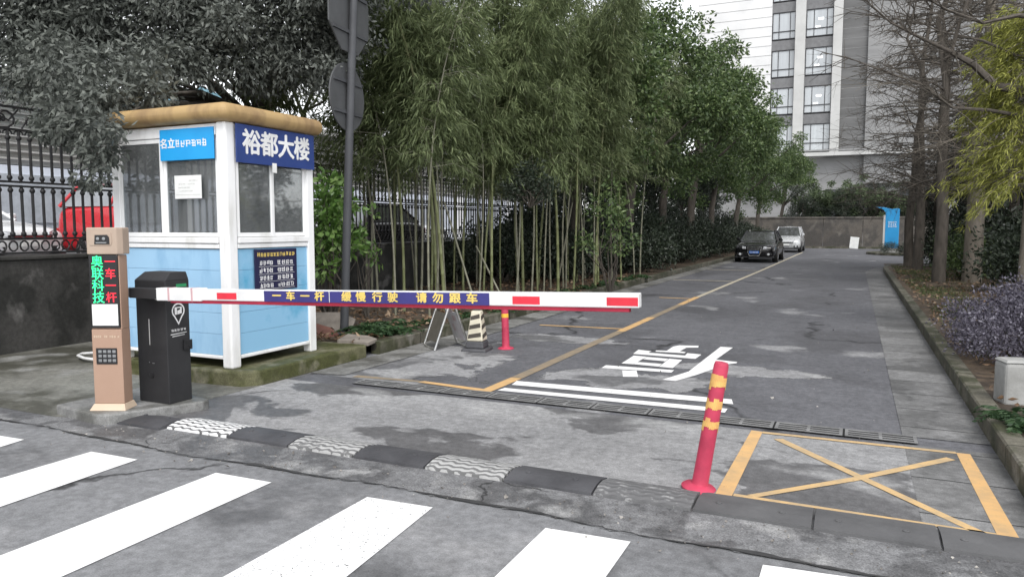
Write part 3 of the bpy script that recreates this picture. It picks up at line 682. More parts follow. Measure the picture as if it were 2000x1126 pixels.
# ------------------------------------------------------------------ retaining wall, iron fence, raised car park behind
WALLM = ground_mat('stained_wall', (.06, .058, .055), (.032, .032, .03), (.15, .145, .14), wet=(.48, .56), dry=(.6, .68), pscale=1.3, grain=.3)
mb = MB(); mb.box((-9.28, -9.0), (-6, 56), (-.05, 1.1)); mb.box((-9.31, -8.97), (-6, 56), (1.102, 1.15))
tag(mb.build('retaining_wall', WALLM, bev=.012), 'low dark stained wall running under the black iron fence', 'wall')
FEN = pm('black_iron', (.018, .018, .02), (.028, .027, .027), 6, .5)
FX = -9.14
fence = thing('iron_fence', 'black ornamental iron fence with scrolls standing on the dark wall', 'fence', (FX, 0, 1.15))
PW = 2.6
def panel():
    mb = MB()
    for z in (.03, .2, .83, .88, 1.5, 1.76): mb.box((-.018, .018), (.03, PW - .03), (z - .012, z + .012))
    pn = mb.build('panel', FEN, fence)
    n = 20
    for i in range(n):
        y = (i + .5) * PW / n; k = MB()
        k.tube([(0, y, .212), (0, y, .818)], .017, 6); k.tube([(0, y, .892), (0, y, 1.488)], .017, 6)
        for z in (.26, .78, .93, 1.4): k.lathe([(.016, -.03), (.03, -.012), (.03, .012), (.016, .03)], 8, T=Matrix.Translation((0, y, z)))
        k.build('picket', FEN, pn, smooth=50)
    k = MB()
    for i in range(n):
        y = (i + .5) * PW / n
        k.tube([(0, y + .05 * math.cos(q), .115 + .06 * math.sin(q)) for q in [j * math.pi / 5 for j in range(11)]], .011, 5, caps=False)
        k.tube([(0, y + .055 * math.cos(q), 1.44 + .05 * math.sin(q)) for q in [j * math.pi / 6 for j in range(7)]], .01, 5, caps=False)
    for i in range(7):
        y = (i + .5) * PW / 7; sg = 1 if i % 2 else -1
        k.tube([(0, y + sg * (.15 - .012 * j) * math.cos(j * .62 - 1.9), 1.63 + (.125 - .0085 * j) * math.sin(j * .62 - 1.9)) for j in range(14)], .014, 5)
        k.tube([(0, y - sg * .05 + (.06 - .004 * j) * math.cos(j * .7), 1.62 + (.06 - .004 * j) * math.sin(j * .7)) for j in range(13)], .012, 5)
        k.tube([(0, y - .17, 1.52), (0, y - .08, 1.66), (0, y + .05, 1.6), (0, y + .17, 1.74)], .012, 5)
    k.build('scrollwork', FEN, pn, smooth=50)
    k = MB(); k.box((-.04, .04), (-.03, .03), (0, 1.85)); k.prism(sq(.06), 1.851, 1.88); k.prism(sq(.055), 1.8805, 2.0, taper=sq(.012)); k.build('post', FEN, pn)
    return pn
p0 = panel(); p0.location = (0, -2.8, 0)
for i in range(1, 13):
    d = p0.copy(); C.objects.link(d); d.parent = fence; d.location = (0, -2.8 + i * PW, 0)
    for g in [x for x in ALL if x.parent == p0]: copy_tree_child(g, d)

LOT = ground_mat('lot_asphalt', (.14, .14, .145), (.09, .09, .09), (.2, .2, .2), crack=.2)
m = MB(); m.box((-70, -9.29), (-30, 70), (.3, .75)); struct('parking_lot', m, LOT)
SID = pm('pale_siding', (.62, .61, .58), (.52, .51, .49), 1.2, .6); SIDB = pm('white_blue_cladding', (.74, .77, .85), (.68, .72, .8), 1, .5)
LOUV = pm('louvre_grey', (.5, .49, .465), (.4, .39, .37), 1.5, .6); DGL = pm('dark_window', (.06, .065, .07), rough=.15)
bl = thing('office_building', 'long pale building with horizontal louvres behind the iron fence', 'building', (-22, 16, .75))
mb = MB(); mb.box((-34, -22.0), (-12, 60), (.75, 3.25)); mb.build('lower_wall', SIDB, bl, world=True)
mb = MB(); mb.box((-34, -22.3), (-12, 60), (3.3, 5.5)); mb.build('upper_wall', SID, bl, world=True)
mb = MB()
for i in range(9): mb.add([(-22.28, -12, 3.5 + i * .22), (-22.05, -12, 3.42 + i * .22), (-22.05, 60, 3.42 + i * .22), (-22.28, 60, 3.5 + i * .22), (-22.28, -12, 3.53 + i * .22), (-22.05, -12, 3.45 + i * .22), (-22.05, 60, 3.45 + i * .22), (-22.28, 60, 3.53 + i * .22)], [(0, 1, 2, 3), (4, 5, 6, 7), (1, 2, 6, 5), (0, 3, 7, 4)])
mb.build('louvre', LOUV, bl, world=True)
mb = MB(); mb.box((-34.5, -21.3), (-12.5, 60.5), (5.5, 5.75)); mb.build('roof', LOUV, bl, world=True)
for i in range(9):
    mb = MB(); mb.box((-22.01, -21.9), (-8 + i * 7, -4 + i * 7), (1.6, 3.0)); mb.build('window', pm('pale_blue_pane', (.5, .53, .58), rough=.2), bl, world=True, bev=.01)
    mb = MB(); mb.box((-22.2, -21.8), (-9.2 + i * 7, -8.8 + i * 7), (.75, 3.27)); mb.build('column', WP, bl, world=True, bev=.01)
BLR = pm('blue_roof', (.2, .36, .44), (.16, .3, .38), 2, .5)
hx, hy, hz = atY(392, 176, 15)
hut = thing('gabled_house', 'small house with pale blue gable edge peeking over the booth roof', 'house', (hx, hy, .75))
mb = MB(); mb.prism([(-1.5, 0), (1.5, 0), (1.5, hz - 1.5), (0, hz - .85), (-1.5, hz - 1.5)], -6, 0, T=FZ((hx, 15, .75), (.6, .8, 0), (0, 0, 1), (.8, -.6, 0))); mb.build('wall', GREYI, hut, world=True)
mb = MB()
for s_ in (-1, 1): mb.prism([(0, hz - .84), (s_ * 1.8, hz - 1.62), (s_ * 1.8, hz - 1.47), (0, hz - .69)], -6.2, .3, T=FZ((hx, 15, .75), (.6, .8, 0), (0, 0, 1), (.8, -.6, 0)))
mb.build('roof', BLR, hut, world=True)

# ------------------------------------------------------------------ cars
TYRE = pm('tyre', (.02, .02, .02), rough=.85); RIM = pm('alloy_rim', (.4, .4, .42), rough=.35, metal=.8)
CGL = pm('car_glass', (.42, .43, .44), rough=.05, metal=.85, spec=.8); LAMP = pm('headlight_glass', (.75, .77, .8), (.35, .36, .38), 14, .12, spec=.8)
CHR = pm('chrome', (.75, .75, .76), rough=.15, metal=1); PLB = pm('blue_plate', (.05, .16, .5), rough=.4); GRL = pm('grille_black', (.02, .02, .022), rough=.5)
TAIL = pm('tail_lamp_red', (.4, .02, .02), rough=.2)
def car(name, label, loc, rz, paint, W=1.7, L=4.4, H=1.34, hood=.88, suv=False, bigrille=True, group=None):
    t = thing(name, label, 'car', loc, rz, group)
    hw = W / 2; gl = .17
    st = [(0, .78, .28, .56, .62), (.1, .9, .2, .6, .7), (.35, .97, .18, .64, hood - .12), (1.0, 1, .18, .68, hood - .03), (1.45, 1, .18, .7, hood), (2.6, 1, .18, .72, hood + .02), (3.5, 1, .18, .72, hood + .03), (4.15, .96, .2, .7, hood + .01), (4.33, .9, .26, .64, hood - .06), (4.4, .8, .32, .58, hood - .16)]
    k = L / 4.4; P = []
    for y, f, zl, zm, zt in st:
        a = hw * f
        half = [(a * .8, zl), (a * .97, zl + .08), (a, (zl + zm) / 2 + .04), (a * .985, zm), (a * .93, zt - .05), (a * .78, zt - .005), (a * .4, zt + .015)]
        P.append([(x, (y - 2.2) * k, z) for x, z in half] + [(0, (y - 2.2) * k, zt + .02)] + [(-x, (y - 2.2) * k, z) for x, z in reversed(half)])
    mb = MB(); mb.grid([p + [p[0]] for p in P]); mb.add(P[0], [tuple(range(15))]); mb.add(P[-1], [tuple(range(15))])
    bm = bmesh.new()
    body = mb.build('body', paint, t, smooth=60)
    bm.from_mesh(body.data); bmesh.ops.remove_doubles(bm, verts=bm.verts, dist=.0005); bmesh.ops.recalc_face_normals(bm, faces=bm.faces); bm.to_mesh(body.data); bm.free()
    m_ = body.modifiers.new('s', 'SUBSURF'); m_.levels = m_.render_levels = 1
    zb = hood - .02; zt = H - .05
    yA, yB, yC, yD = ((1.2, 2.0, 3.9, 4.25) if suv else (1.35, 2.1, 3.2, 3.95))
    cb, ct = hw * .88, hw * .68
    V = [(-cb, yA, zb), (cb, yA, zb), (cb, yD, zb), (-cb, yD, zb), (-ct, yB, zt), (ct, yB, zt), (ct, yC, zt), (-ct, yC, zt)]
    V = [(x, (y - 2.2) * k, z) for x, y, z in V]
    for nm, q in (('windscreen', (0, 1, 5, 4)), ('side_window', (1, 2, 6, 5)), ('rear_window', (2, 3, 7, 6)), ('side_window', (3, 0, 4, 7))):
        mb = MB(); c = sum((Vector(V[i]) for i in q), Vector()) / 4
        A = [Vector(V[i]) for i in q]; nrm = (A[1] - A[0]).cross(A[3] - A[0]).normalized()
        if nrm.dot(c - Vector((0, 0, .6))) < 0: nrm = -nrm
        mb.add([p for p in A] + [p - nrm * .02 for p in A], [(0, 1, 2, 3), (7, 6, 5, 4), (0, 1, 5, 4), (1, 2, 6, 5), (2, 3, 7, 6), (3, 0, 4, 7)])
        mb.build(nm, CGL, t)
    ym = (yB + yC) / 2
    for a, b in ((0, 4), (1, 5), (2, 6), (3, 7)):
        mb = MB(); mb.tube([V[a], V[b]], .035, 8); mb.build('pillar', paint, t, smooth=60)
    for s_ in (-1, 1):
        mb = MB(); mb.tube([(s_ * cb, (ym - 2.2 + .1) * k, zb), (s_ * ct, (ym - 2.2) * k, zt)], .03, 8); mb.build('pillar', paint, t, smooth=60)
    mb = MB(); n = 8; G_ = []
    for i in range(n + 1):
        u = i / n; y = (yB - .06 + (yC - yB + .12) * u - 2.2) * k
        G_.append([(ct * 1.06 * v, y, zt - .02 + .075 * (1 - v * v * .9) * (1 - (2 * u - 1) ** 4 * .75)) for v in (-1, -.8, -.4, 0, .4, .8, 1)])
    mb.grid(G_); mb.add(G_[0] + G_[-1], [tuple(range(7))]); mb.build('roof', paint, t, smooth=60)
    f0 = -2.2 * k
    if bigrille:
        mb = MB(); mb.prism([(-.3, .66), (.3, .66), (.27, .42), (.2, .26), (-.2, .26), (-.27, .42)], 0, .03, T=FZ((0, f0 + .0, .0))); o = mb.build('grille', CHR, t, bev=.01)
        mb = MB(FZ((0, f0 - .031, 0))); mb.prism([(-.26, .635), (.26, .635), (.235, .42), (.17, .29), (-.17, .29), (-.235, .42)], 0, .006); mb.build('mesh', GRL, o)
        mb = MB(FZ((0, f0 - .038, 0)))
        for i in range(4): mb.box((-.22 + i * .015, .22 - i * .015), (.6 - i * .03, .606 - i * .03), (0, .004))
        mb.build('slat', CHR, o)
        pz = .44
    else:
        mb = MB(FZ((0, f0 - .012, 0))); mb.box((-.42, .42), (.54, .6), (0, .02)); mb.build('grille', GRL, t, bev=.008)
        mb = MB(FZ((0, f0 - .03, 0))); mb.box((-.38, .38), (.565, .575), (.004, .01)); mb.build('chrome_bar', CHR, t); pz = .46
    mb = MB(FZ((0, f0 - .045, pz - .05))); mb.box((-.2, .2), (-.01, .09), (0, .012)); o = mb.build('number_plate', PLB if bigrille else PAPER, t, bev=.002)
    mb = MB(FZ((0, f0 - .057, pz - .05))); marks(mb, -.16, .015, .32, .05, 6, rs(9), .0005, .002); mb.build('plate_print', PAPER, o)
    for s_ in (-1, 1):
        mb = MB(); A = [(.34, .0, .56), (.66, .13, .58), (.75, .3, .64), (.74, .34, .7), (.62, .17, .7), (.36, .01, .655)]
        A = [(s_ * x * W / 1.7, f0 + y * k - .035, z) for x, y, z in A]; mb.add(A + [(x * .97, y + .08, z) for x, y, z in A], [tuple(range(6)), tuple(range(11, 5, -1))] + [(i, (i + 1) % 6, 6 + (i + 1) % 6, 6 + i) for i in range(6)])
        mb.build('headlight', LAMP, t, bev=.01)
        mb = MB(); mb.box((s_ * .56 - .12, s_ * .56 + .12), (f0 + .01, f0 + .12), (.3, .4)); mb.build('air_intake', GRL, t, bev=.02)
        mb = MB(); mb.lathe([(0, 0), (.045, 0), (.05, -.02), (0, -.021)], 12, T=Matrix.Translation((s_ * .56, f0 - .0, .35)) @ Matrix.Rotation(-math.pi / 2, 4, 'X')); mb.build('fog_light', LAMP, t, smooth=40)
        mb = MB(); mb.box((s_ * hw * 1.02 - .07, s_ * hw * 1.02 + .07), ((1.55 - 2.2) * k, (1.68 - 2.2) * k), (zb + .03, zb + .15)); mb.build('mirror', paint, t, bev=.035, seg=4, smooth=40)
        mb = MB(); mb.box((s_ * .62 - .12, s_ * .62 + .12), (2.12 * k, 2.2 * k), (.56, .72)); mb.build('tail_lamp', TAIL, t, bev=.02)
        for y in (.85, 3.5):
            T = Matrix.Translation((s_ * (hw - .1), (y - 2.2) * k, .3)) @ Matrix.Rotation(s_ * math.pi / 2, 4, 'Y')
            mb = MB(T); mb.lathe([(.0, .09), (.27, .09), (.3, .102), (.335, .11), (.335, .12)], 24, m=0)
            mb = MB(T); mb.lathe([(.2, -.1), (.29, -.1), (.305, -.07), (.305, .085), (.29, .108), (.21, .113), (.2, .1)], 24); wh = mb.build('wheel', TYRE, t, smooth=40)
            mb = MB(T); mb.lathe([(.2, .06), (.2, .108), (.185, .1), (.05, .085), (.04, .1), (0, .1)], 20)
            for q in range(5):
                mb.box((-.025, .025), (.04, .19), (.088, .104), T=T @ Matrix.Rotation(q * 2 * math.pi / 5, 4, 'Z'))
            mb.build('rim', RIM, wh, smooth=40)
    mb = MB(); mb.box((-hw * .9, hw * .9), (f0 + .06, f0 + .3), (.19, .26)); mb.build('bumper_lip', GRL, t, bev=.02)
    return t
BLKP = pm('black_car_paint', (.008, .008, .009), rough=.16, coat=.4, spec=.4); SILP = pm('silver_car_paint', (.6, .61, .62), (.57, .58, .59), 3, .25, metal=.3, coat=.6)
REDP = pm('red_car_paint', (.55, .03, .04), (.5, .025, .035), 3, .3, coat=.6); WHP = pm('white_car_paint', (.72, .73, .74), (.7, .71, .72), 3, .25, coat=.6)
car('parked_car', 'black sedan with big chrome grille parked on the left of the lane', (-3.74, 34.2, .012), 0, BLKP)
car('parked_car', 'silver sport utility car parked behind the black sedan', (-3.6, 47.6, .012), 0, SILP, W=1.66, H=1.5, hood=.95, suv=True, bigrille=False)
car('parked_car', 'red car parked behind the iron fence left of the booth', (-12.4, 10.75, .75), math.radians(100), REDP, H=1.62, hood=1.16, suv=True, bigrille=False)
car('parked_car', 'white car parked behind the left end of the iron fence', (-15.6, 8.3, .75), math.radians(95), WHP, bigrille=False)
car('parked_car', 'dark car parked behind the bamboo and the iron fence', (-11.2, 15.2, .75), math.radians(4), BLKP, bigrille=False)
car('parked_car', 'pale car seen between bamboo stems beyond the iron fence', (-14.2, 20.5, .75), math.radians(92), SILP, bigrille=False)

# ------------------------------------------------------------------ far wall, tower block, totem
FW = ground_mat('far_wall_concrete', (.105, .094, .082), (.06, .055, .05), (.14, .128, .112), wet=(.45, .55), dry=(.58, .7), pscale=.9)
mb = MB()
for i in range(8): mb.box((-12 + i * 2.5, -12 + (i + 1) * 2.5 - .02), (56, 56.25), (-.05, 2.05))
mb.box((-12.05, 8.05), (55.95, 56.3), (2.051, 2.17)); tag(mb.build('boundary_wall', FW, bev=.01), 'brown concrete boundary wall closing the far end of the lane', 'wall')
kerb([(-5, 55.2), (8, 55.25), (40, 55.3)], .14, .14, 'far_kerb', KERB)
TW = pm('white_stone', (.72, .72, .72), (.62, .62, .62), .5, .6); TG = pm('dark_stone', (.15, .15, .15), (.1, .1, .1), .6, .6, stretch=(.3, 1, 2)); TL = pm('grey_stone', (.29, .29, .29), (.21, .21, .21), .5, .6, stretch=(.4, 1, 1.5))
PIER = pm('pale_pier', (.52, .52, .51), (.45, .45, .44), .8, .6); SPAN = pm('spandrel_grey', (.18, .18, .185), rough=.4); WFR = pm('window_frame_dark', (.04, .04, .045), rough=.4)
WGL = pm('pale_window_glass', (.5, .53, .55), (.36, .38, .4), .35, .12, spec=.8, stretch=(3, 1, .3)); JNT = pm('stone_joint', (.3, .3, .3), rough=.8)
tw = thing('tower_block', 'tall pale stone tower block with tall window bays beyond the lane end', 'building', (-3, 68, 0))
def TB(nm, mat, x, y, z, par=None, **k):
    mb = MB(); mb.box(x, y, z); return mb.build(nm, mat, par or tw, world=True, **k)
TB('white_wall', TW, (-13.2, -7.0), (68, 80), (7.6, 36)); TB('dark_wall', TG, (-1.47, .45), (68.1, 80), (7.6, 36)); TB('grey_wall', TL, (.46, 22), (67.8, 80), (5, 36)); TB('core', SPAN, (-6.99, -1.48), (68.5, 80), (7.6, 36))
TB('base_wall', TL, (-13, 22), (68.3, 80), (0, 7.4)); TB('cornice', PIER, (-7.1, 22.3), (67.2, 68.05), (7.32, 7.62)); TB('cornice', JNT, (-7.1, 1), (67.15, 67.25), (7.7, 7.82))
for x0, x1 in ((-5.1, -4.3), (-2.17, -1.47)): TB('pier', PIER, (x0, x1), (67.6, 68.5), (7.6, 36), bev=.03)
mb = MB()
for i in range(36):
    z = 8 + i * .8
    mb.box((-13.22, -7.0), (67.985, 68), (z, z + .03)); mb.box((.46, 22), (67.785, 67.8), (z, z + .025)); mb.box((-1.47, .45), (68.085, 68.1), (z, z + .03))
mb.build('stone_joint', JNT, tw, world=True)
for fl in range(8):
    zb = 7.85 + fl * 3.14
    for x0, x1 in ((-6.99, -5.1), (-4.3, -2.17)):
        TB('spandrel', SPAN, (x0, x1), (68.15, 68.5), (zb + 2.25, zb + 3.05))
        mb = MB(); e = .07
        mb.box((x0, x0 + e), (68.18, 68.3), (zb, zb + 2.25)); mb.box((x1 - e, x1), (68.18, 68.3), (zb, zb + 2.25))
        for z in (zb, zb + .62, zb + 2.18): mb.box((x0 + e, x1 - e), (68.185, 68.3), (z, z + e))
        for u in (.28, .75): mb.box((x0 + (x1 - x0) * u, x0 + (x1 - x0) * u + .05), (68.19, 68.3), (zb, zb + 2.24))
        wf = mb.build('window', WFR, tw, world=True)
        TB('pane', WGL, (x0 + e, x1 - e), (68.25, 68.28), (zb, zb + 2.2), wf)
        if (fl in (1, 2, 3, 4)) and x0 > -5:
            mb = MB(); mb.box((x0 + .95, x0 + 1.35), (68.235, 68.249), (zb + 1.35, zb + 1.5)); mb.box((x0 + .75, x0 + 1.1), (68.235, 68.249), (zb + .75, zb + .86)); mb.build('ceiling_lamp', emit_mat('lit_ceiling_lamp', (1, 1, .97), 1.5), wf, world=True)
for i, x in enumerate((-2.4, 3.2)): TB('ground_window', DGL, (x, x + 3.5), (68.1, 68.32), (1.0, 4.6), bev=.03)
tx, ty, _ = at(1740, 497)
TOT = pm('sky_blue_panel', (.03, .3, .62), (.025, .25, .54), 2, .4)
tot = thing('totem_sign', 'sky blue totem sign with a curved top fin at the far bend', 'totem sign', (tx, ty, .1))
mb = MB(FZ((0, 0, 0))); mb.prism([(-.33, .25), (.33, .25), (.33, 2.3), (.27, 2.36), (-.05, 2.32), (-.45, 2.42), (-.85, 2.44), (-.45, 2.3), (-.33, 2.12)], -.12, .12); mb.build('panel', TOT, tot, bev=.015)
mb = MB(FZ((0, 0, 0))); mb.box((-.43, -.335), (.0, 2.0), (-.14, .14)); mb.box((-.334, .36), (.0, .245), (-.14, .14)); mb.build('base', PIER, tot, bev=.01)
mb = MB(FZ((0, -.121, 0))); 
for i in range(3): marks(mb, -.2, 1.36 + i * .11, .42, .085, 4, rs(i), 0, .004)
mb.build('print', LETW, tot)
bxx, byy, _ = at(1687, 483)
mb = MB(); mb.box((-.2, .2), (-.015, .015), (.02, .55), T=Matrix.Rotation(.12, 4, 'X') @ Matrix.Rotation(.1, 4, 'Y')); mb.box((-.16, .16), (0.02, .16), (0, .03))
o = mb.build('small_board', PAPER, bev=.004); o.location = (-.05, 55.0, 0.0); o.scale = (1.35, 1, 1.45); tag(o, 'small white board leaning by the foot of the far wall', 'sign board')
m = MB(); n_ = 20; cx_, cy_ = tx + .7, ty + .3
m.prism([(cx_ + 1.9 * math.cos(2 * math.pi * i / n_), cy_ + 2.2 * math.sin(2 * math.pi * i / n_)) for i in range(n_)], -.02, .13); struct('round_kerb_island', m, KERB, bev=.02)
lx, ly, _ = at(1405, 500)
lp = thing('marker_post', 'thin white post standing among the trees on the left kerb', 'post', (lx, ly, .1))
mb = MB(); mb.lathe([(.05, 0), (.05, .06), (.028, .07), (.026, 1.85), (.0, 1.86)], 12); mb.build('post', WP, lp, smooth=40)
mb = MB(); mb.lathe([(.04, 1.861), (.06, 1.88), (.06, 1.95), (.0, 1.97)], 12); mb.build('cap', GREYI, lp, smooth=40)
qx, qy, _ = at(1978, 782, .15)
cp = thing('concrete_post', 'short pale square concrete post under the purple hedge', 'post', (qx, qy, .12), .25)
mb = MB(); mb.box((-.105, .105), (-.105, .105), (0, .34)); PCN = pm('pale_concrete', (.36, .36, .35), (.26, .26, .25), 6, .85, bump=.2); mb.build('post', PCN, cp, bev=.03, seg=3); mb = MB(); mb.prism(sq(.105), .3405, .36, taper=sq(.085)); mb.build('cap', PCN, cp, bev=.004)
# white bent pipe lying behind the kiosk, broken slabs
mb = MB(); a_ = [at(*q, .05) for q in ((260, 690), (212, 686), (160, 690), (152, 694), (165, 699), (215, 706), (250, 708))]; mb.tube(a_, .016, 8)
tag(mb.build('bent_pipe', WP, smooth=50), 'thin white bent pipe lying on the pavement behind the kiosk', 'pipe')
SLB = pm('broken_slab', (.26, .23, .2), (.17, .15, .13), 8, .8, bump=.3); BRK = pm('brick_red', (.2, .09, .07), (.13, .065, .05), 8, .85, bump=.3)
for i, (px, py, sx, sy, h, rx, ry, rz, mt, lb) in enumerate(((648, 640, .3, .2, .05, .75, .1, .6, SLB, 'pale broken slab leaning on the rubble beside the booth'), (625, 648, .24, .12, .07, .5, .3, .2, BRK, 'reddish brick lying next to the pale broken slab'), (612, 640, .2, .11, .06, .2, -.2, 1.2, BRK, 'reddish brick half hidden behind the booth corner'), (700, 662, .2, .16, .05, .1, .1, .3, SLB, 'flat stone lying at the foot of the sign pole'))):
    x, y, _ = at(px, py, .18)
    mb = MB(); rg = random.Random(i); mb.prism([(-sx, -sy), (sx * .8, -sy * rg.uniform(.7, 1)), (sx, sy * .5), (sx * .3, sy), (-sx * .9, sy * .8)], -h / 2, h / 2)
    o = mb.build('broken_slab' if mt is SLB else 'brick', mt, bev=.008); o.location = (x, y, .17 + .06 * (i == 0)); o.rotation_euler = (rx, ry, rz); tag(o, lb, 'rubble')

# ------------------------------------------------------------------ vegetation helpers
def nrm(a): return a / np.maximum(np.linalg.norm(a, axis=1, keepdims=True), 1e-9)
def leaf_mesh(name, P, D, L, Wd, r, mat, fold=.18, droop=0., along=.45):
    n = len(P); D = nrm(D); rv = r.normal(size=(n, 3)); S = nrm(np.cross(D, rv)); U = np.cross(S, D)
    L = np.asarray(L).reshape(-1, 1) * np.ones((n, 1)); Wd = np.asarray(Wd).reshape(-1, 1) * np.ones((n, 1))
    V = np.empty((n, 4, 3))
    V[:, 0] = P; V[:, 2] = P + D * L - np.array([0, 0, 1.]) * droop * L
    mid = P + D * L * along
    V[:, 1] = mid + S * Wd / 2 + U * Wd * fold; V[:, 3] = mid - S * Wd / 2 + U * Wd * fold
    return raw_mesh(name, V.reshape(-1, 3), n, mat)
def raw_mesh(name, V, n, mat):
    me = bpy.data.meshes.new(name)
    idx = (np.arange(n)[:, None] * 4 + np.array([0, 1, 2, 0, 2, 3])[None]).astype(np.int32).ravel()
    me.vertices.add(4 * n); me.vertices.foreach_set('co', V.astype(np.float32).ravel())
    me.loops.add(6 * n); me.loops.foreach_set('vertex_index', idx)
    me.polygons.add(2 * n); me.polygons.foreach_set('loop_start', (np.arange(2 * n) * 3).astype(np.int32))
    me.update(calc_edges=True); me.validate(); me.materials.append(mat)
    return me
def clump_leaves(clumps, n, r, shell=.35, flat=.75, down=.35, out=.6):
    """clumps: (x, y, z, radius); points in shells with a random hole pattern"""
    c = np.array([q[:3] for q in clumps]); rad = np.array([q[3] for q in clumps])
    i = r.choice(len(c), n, p=rad ** 2 / np.sum(rad ** 2))
    d = nrm(r.normal(size=(n, 3)))
    q = r.random((n, 1)) ** shell
    lump = 1 + .22 * np.sin(d[:, :1] * 5 + i[:, None]) * np.sin(d[:, 1:2] * 6 + i[:, None] * 2) + .15 * np.sin(d[:, 2:] * 9 + i[:, None])
    P = c[i] + d * q * rad[i][:, None] * lump * np.array([1, 1, flat])
    D = d * out + r.normal(size=(n, 3)) * .55 + np.array([0, 0, -down])
    return P, D
def limbs(mb, base, targets, r, r0=.1, m=0):
    for t in targets:
        b = Vector(base); e = Vector(t[:3]); d = e - b
        p1 = b + d * .35 + Vector((r.normal() * .1, r.normal() * .1, d.length * .06)); p2 = b + d * .7 + Vector((r.normal() * .12, r.normal() * .12, d.length * .05))
        mb.tube([b, p1, p2, e], [r0, r0 * .65, r0 * .4, r0 * .15], 6)
BARK = pm('grey_bark', (.11, .095, .08), (.055, .048, .04), 9, .9, bump=.5, bscale=30, stretch=(1, 1, .3)); BARKL = pm('pale_bark', (.2, .175, .145), (.12, .105, .085), 8, .9, bump=.4, stretch=(1, 1, .3))
LF_CAM = leaf_mat('veiled_grey_green_leaf', (.075, .083, .074), (.115, .126, .11), (.19, .205, .182), .2, .45, .4)  # leaf colour greyed and lightened to paint the pale veil over the crown
LF_BAM = leaf_mat('bamboo_leaf', (.085, .112, .048), (.14, .178, .078), (.25, .295, .145), .32)
LF_GRN = leaf_mat('mid_green_leaf', (.05, .085, .03), (.095, .145, .05), (.19, .25, .1), .25, .45, .4)
LF_DRK = leaf_mat('dark_leaf', (.014, .022, .014), (.026, .038, .022), (.06, .075, .05), .1, .45, .4)
LF_BRT = leaf_mat('bright_green_leaf', (.06, .13, .025), (.12, .22, .05), (.24, .34, .12), .3, .4, .5)
LF_PUR = leaf_mat('purple_leaf', (.062, .055, .078), (.125, .114, .15), (.23, .22, .265), .1, .5, .4)
LF_YEL = leaf_mat('yellow_green_needles', (.13, .145, .03), (.27, .28, .06), (.45, .46, .12), .3)
LF_FRN = leaf_mat('fern_frond', (.02, .045, .018), (.035, .075, .028), (.07, .12, .05), .2)
LF_DRY = leaf_mat('dry_leaf', (.12, .07, .04), (.22, .14, .085), (.34, .25, .17), .1)
LF_FEA = leaf_mat('pale_feathery_leaf', (.07, .1, .05), (.11, .15, .075), (.17, .21, .12), .3)
CULM = pm('bamboo_culm', (.24, .25, .13), (.13, .15, .06), 3, .45, stretch=(1, 1, .25)); CULMG = pm('grey_bamboo_culm', (.27, .26, .2), (.16, .16, .11), 3, .5, stretch=(1, 1, .25))

# big grey-green broadleaf tree over the fence and booth
r = rs(11)
tr = thing('broadleaf_tree', 'big grey-green broadleaf tree hanging over the iron fence and booth roof', 'tree', (-9.6, 10.4, .13))
spec = [(20, 60, 6.2, .75), (120, 30, 6.6, .8), (230, 50, 6.9, .8), (340, 50, 7.2, .8), (450, 40, 7.6, .8), (560, 40, 8.0, .85), (640, 40, 8.4, .7), (40, 140, 6.1, .5), (110, 150, 6, .55), (195, 150, 6, .45), (285, 135, 6.4, .5), (375, 125, 6.9, .45), (470, 120, 7.4, .45), (560, 125, 7.9, .5), (640, 120, 8.6, .5), (135, 225, 5.35, .36), (170, 258, 5.0, .28), (165, 205, 5.1, .4), (205, 185, 5.15, .25), (190, 300, 4.85, .22), (110, 250, 5.4, .22), (205, 240, 4.85, .18), (500, 165, 7.8, .25), (300, 185, 5.7, .25),
        (60, -60, 6.4, .9), (200, -70, 6.8, .9), (340, -70, 7.2, .9), (480, -70, 7.7, .9), (620, -70, 8.3, .9), (160, 345, 4.85, .12), (200, 335, 4.8, .1)]
cl = []
for px, py, Y, ra in spec:
    x, y, z = atY(px, py, Y); cl.append((x, y, z, ra))
    for _ in range(3): cl.append((x + r.normal() * ra * .7, y + r.normal() * ra * .6, z + r.normal() * ra * .45, ra * .45))
o3 = Vector((-9.6, 10.4, .13)); loc = lambda q: (q[0] - o3.x, q[1] - o3.y, q[2] - o3.z, *q[3:])
cl = [loc(q) for q in cl]
P, D = clump_leaves(cl, 80000, r, .4, .8, .5)
link('crown', leaf_mesh('crown', P, D, r.uniform(.055, .105, len(P)), r.uniform(.024, .042, len(P)), r, LF_CAM), tr)
mb = MB(); mb.tube([(0, 0, -.1), (.05, -.05, 1.5), (.2, -.2, 2.8), (.25, -.5, 3.6)], [.2, .16, .14, .11], 10); mb.build('trunk', BARK, tr, smooth=60)
mb = MB(); limbs(mb, (.2, -.3, 3.0), [cl[i * 4] for i in range(len(spec) - 7)], r, .06); mb.build('limbs', BARK, tr, smooth=60)
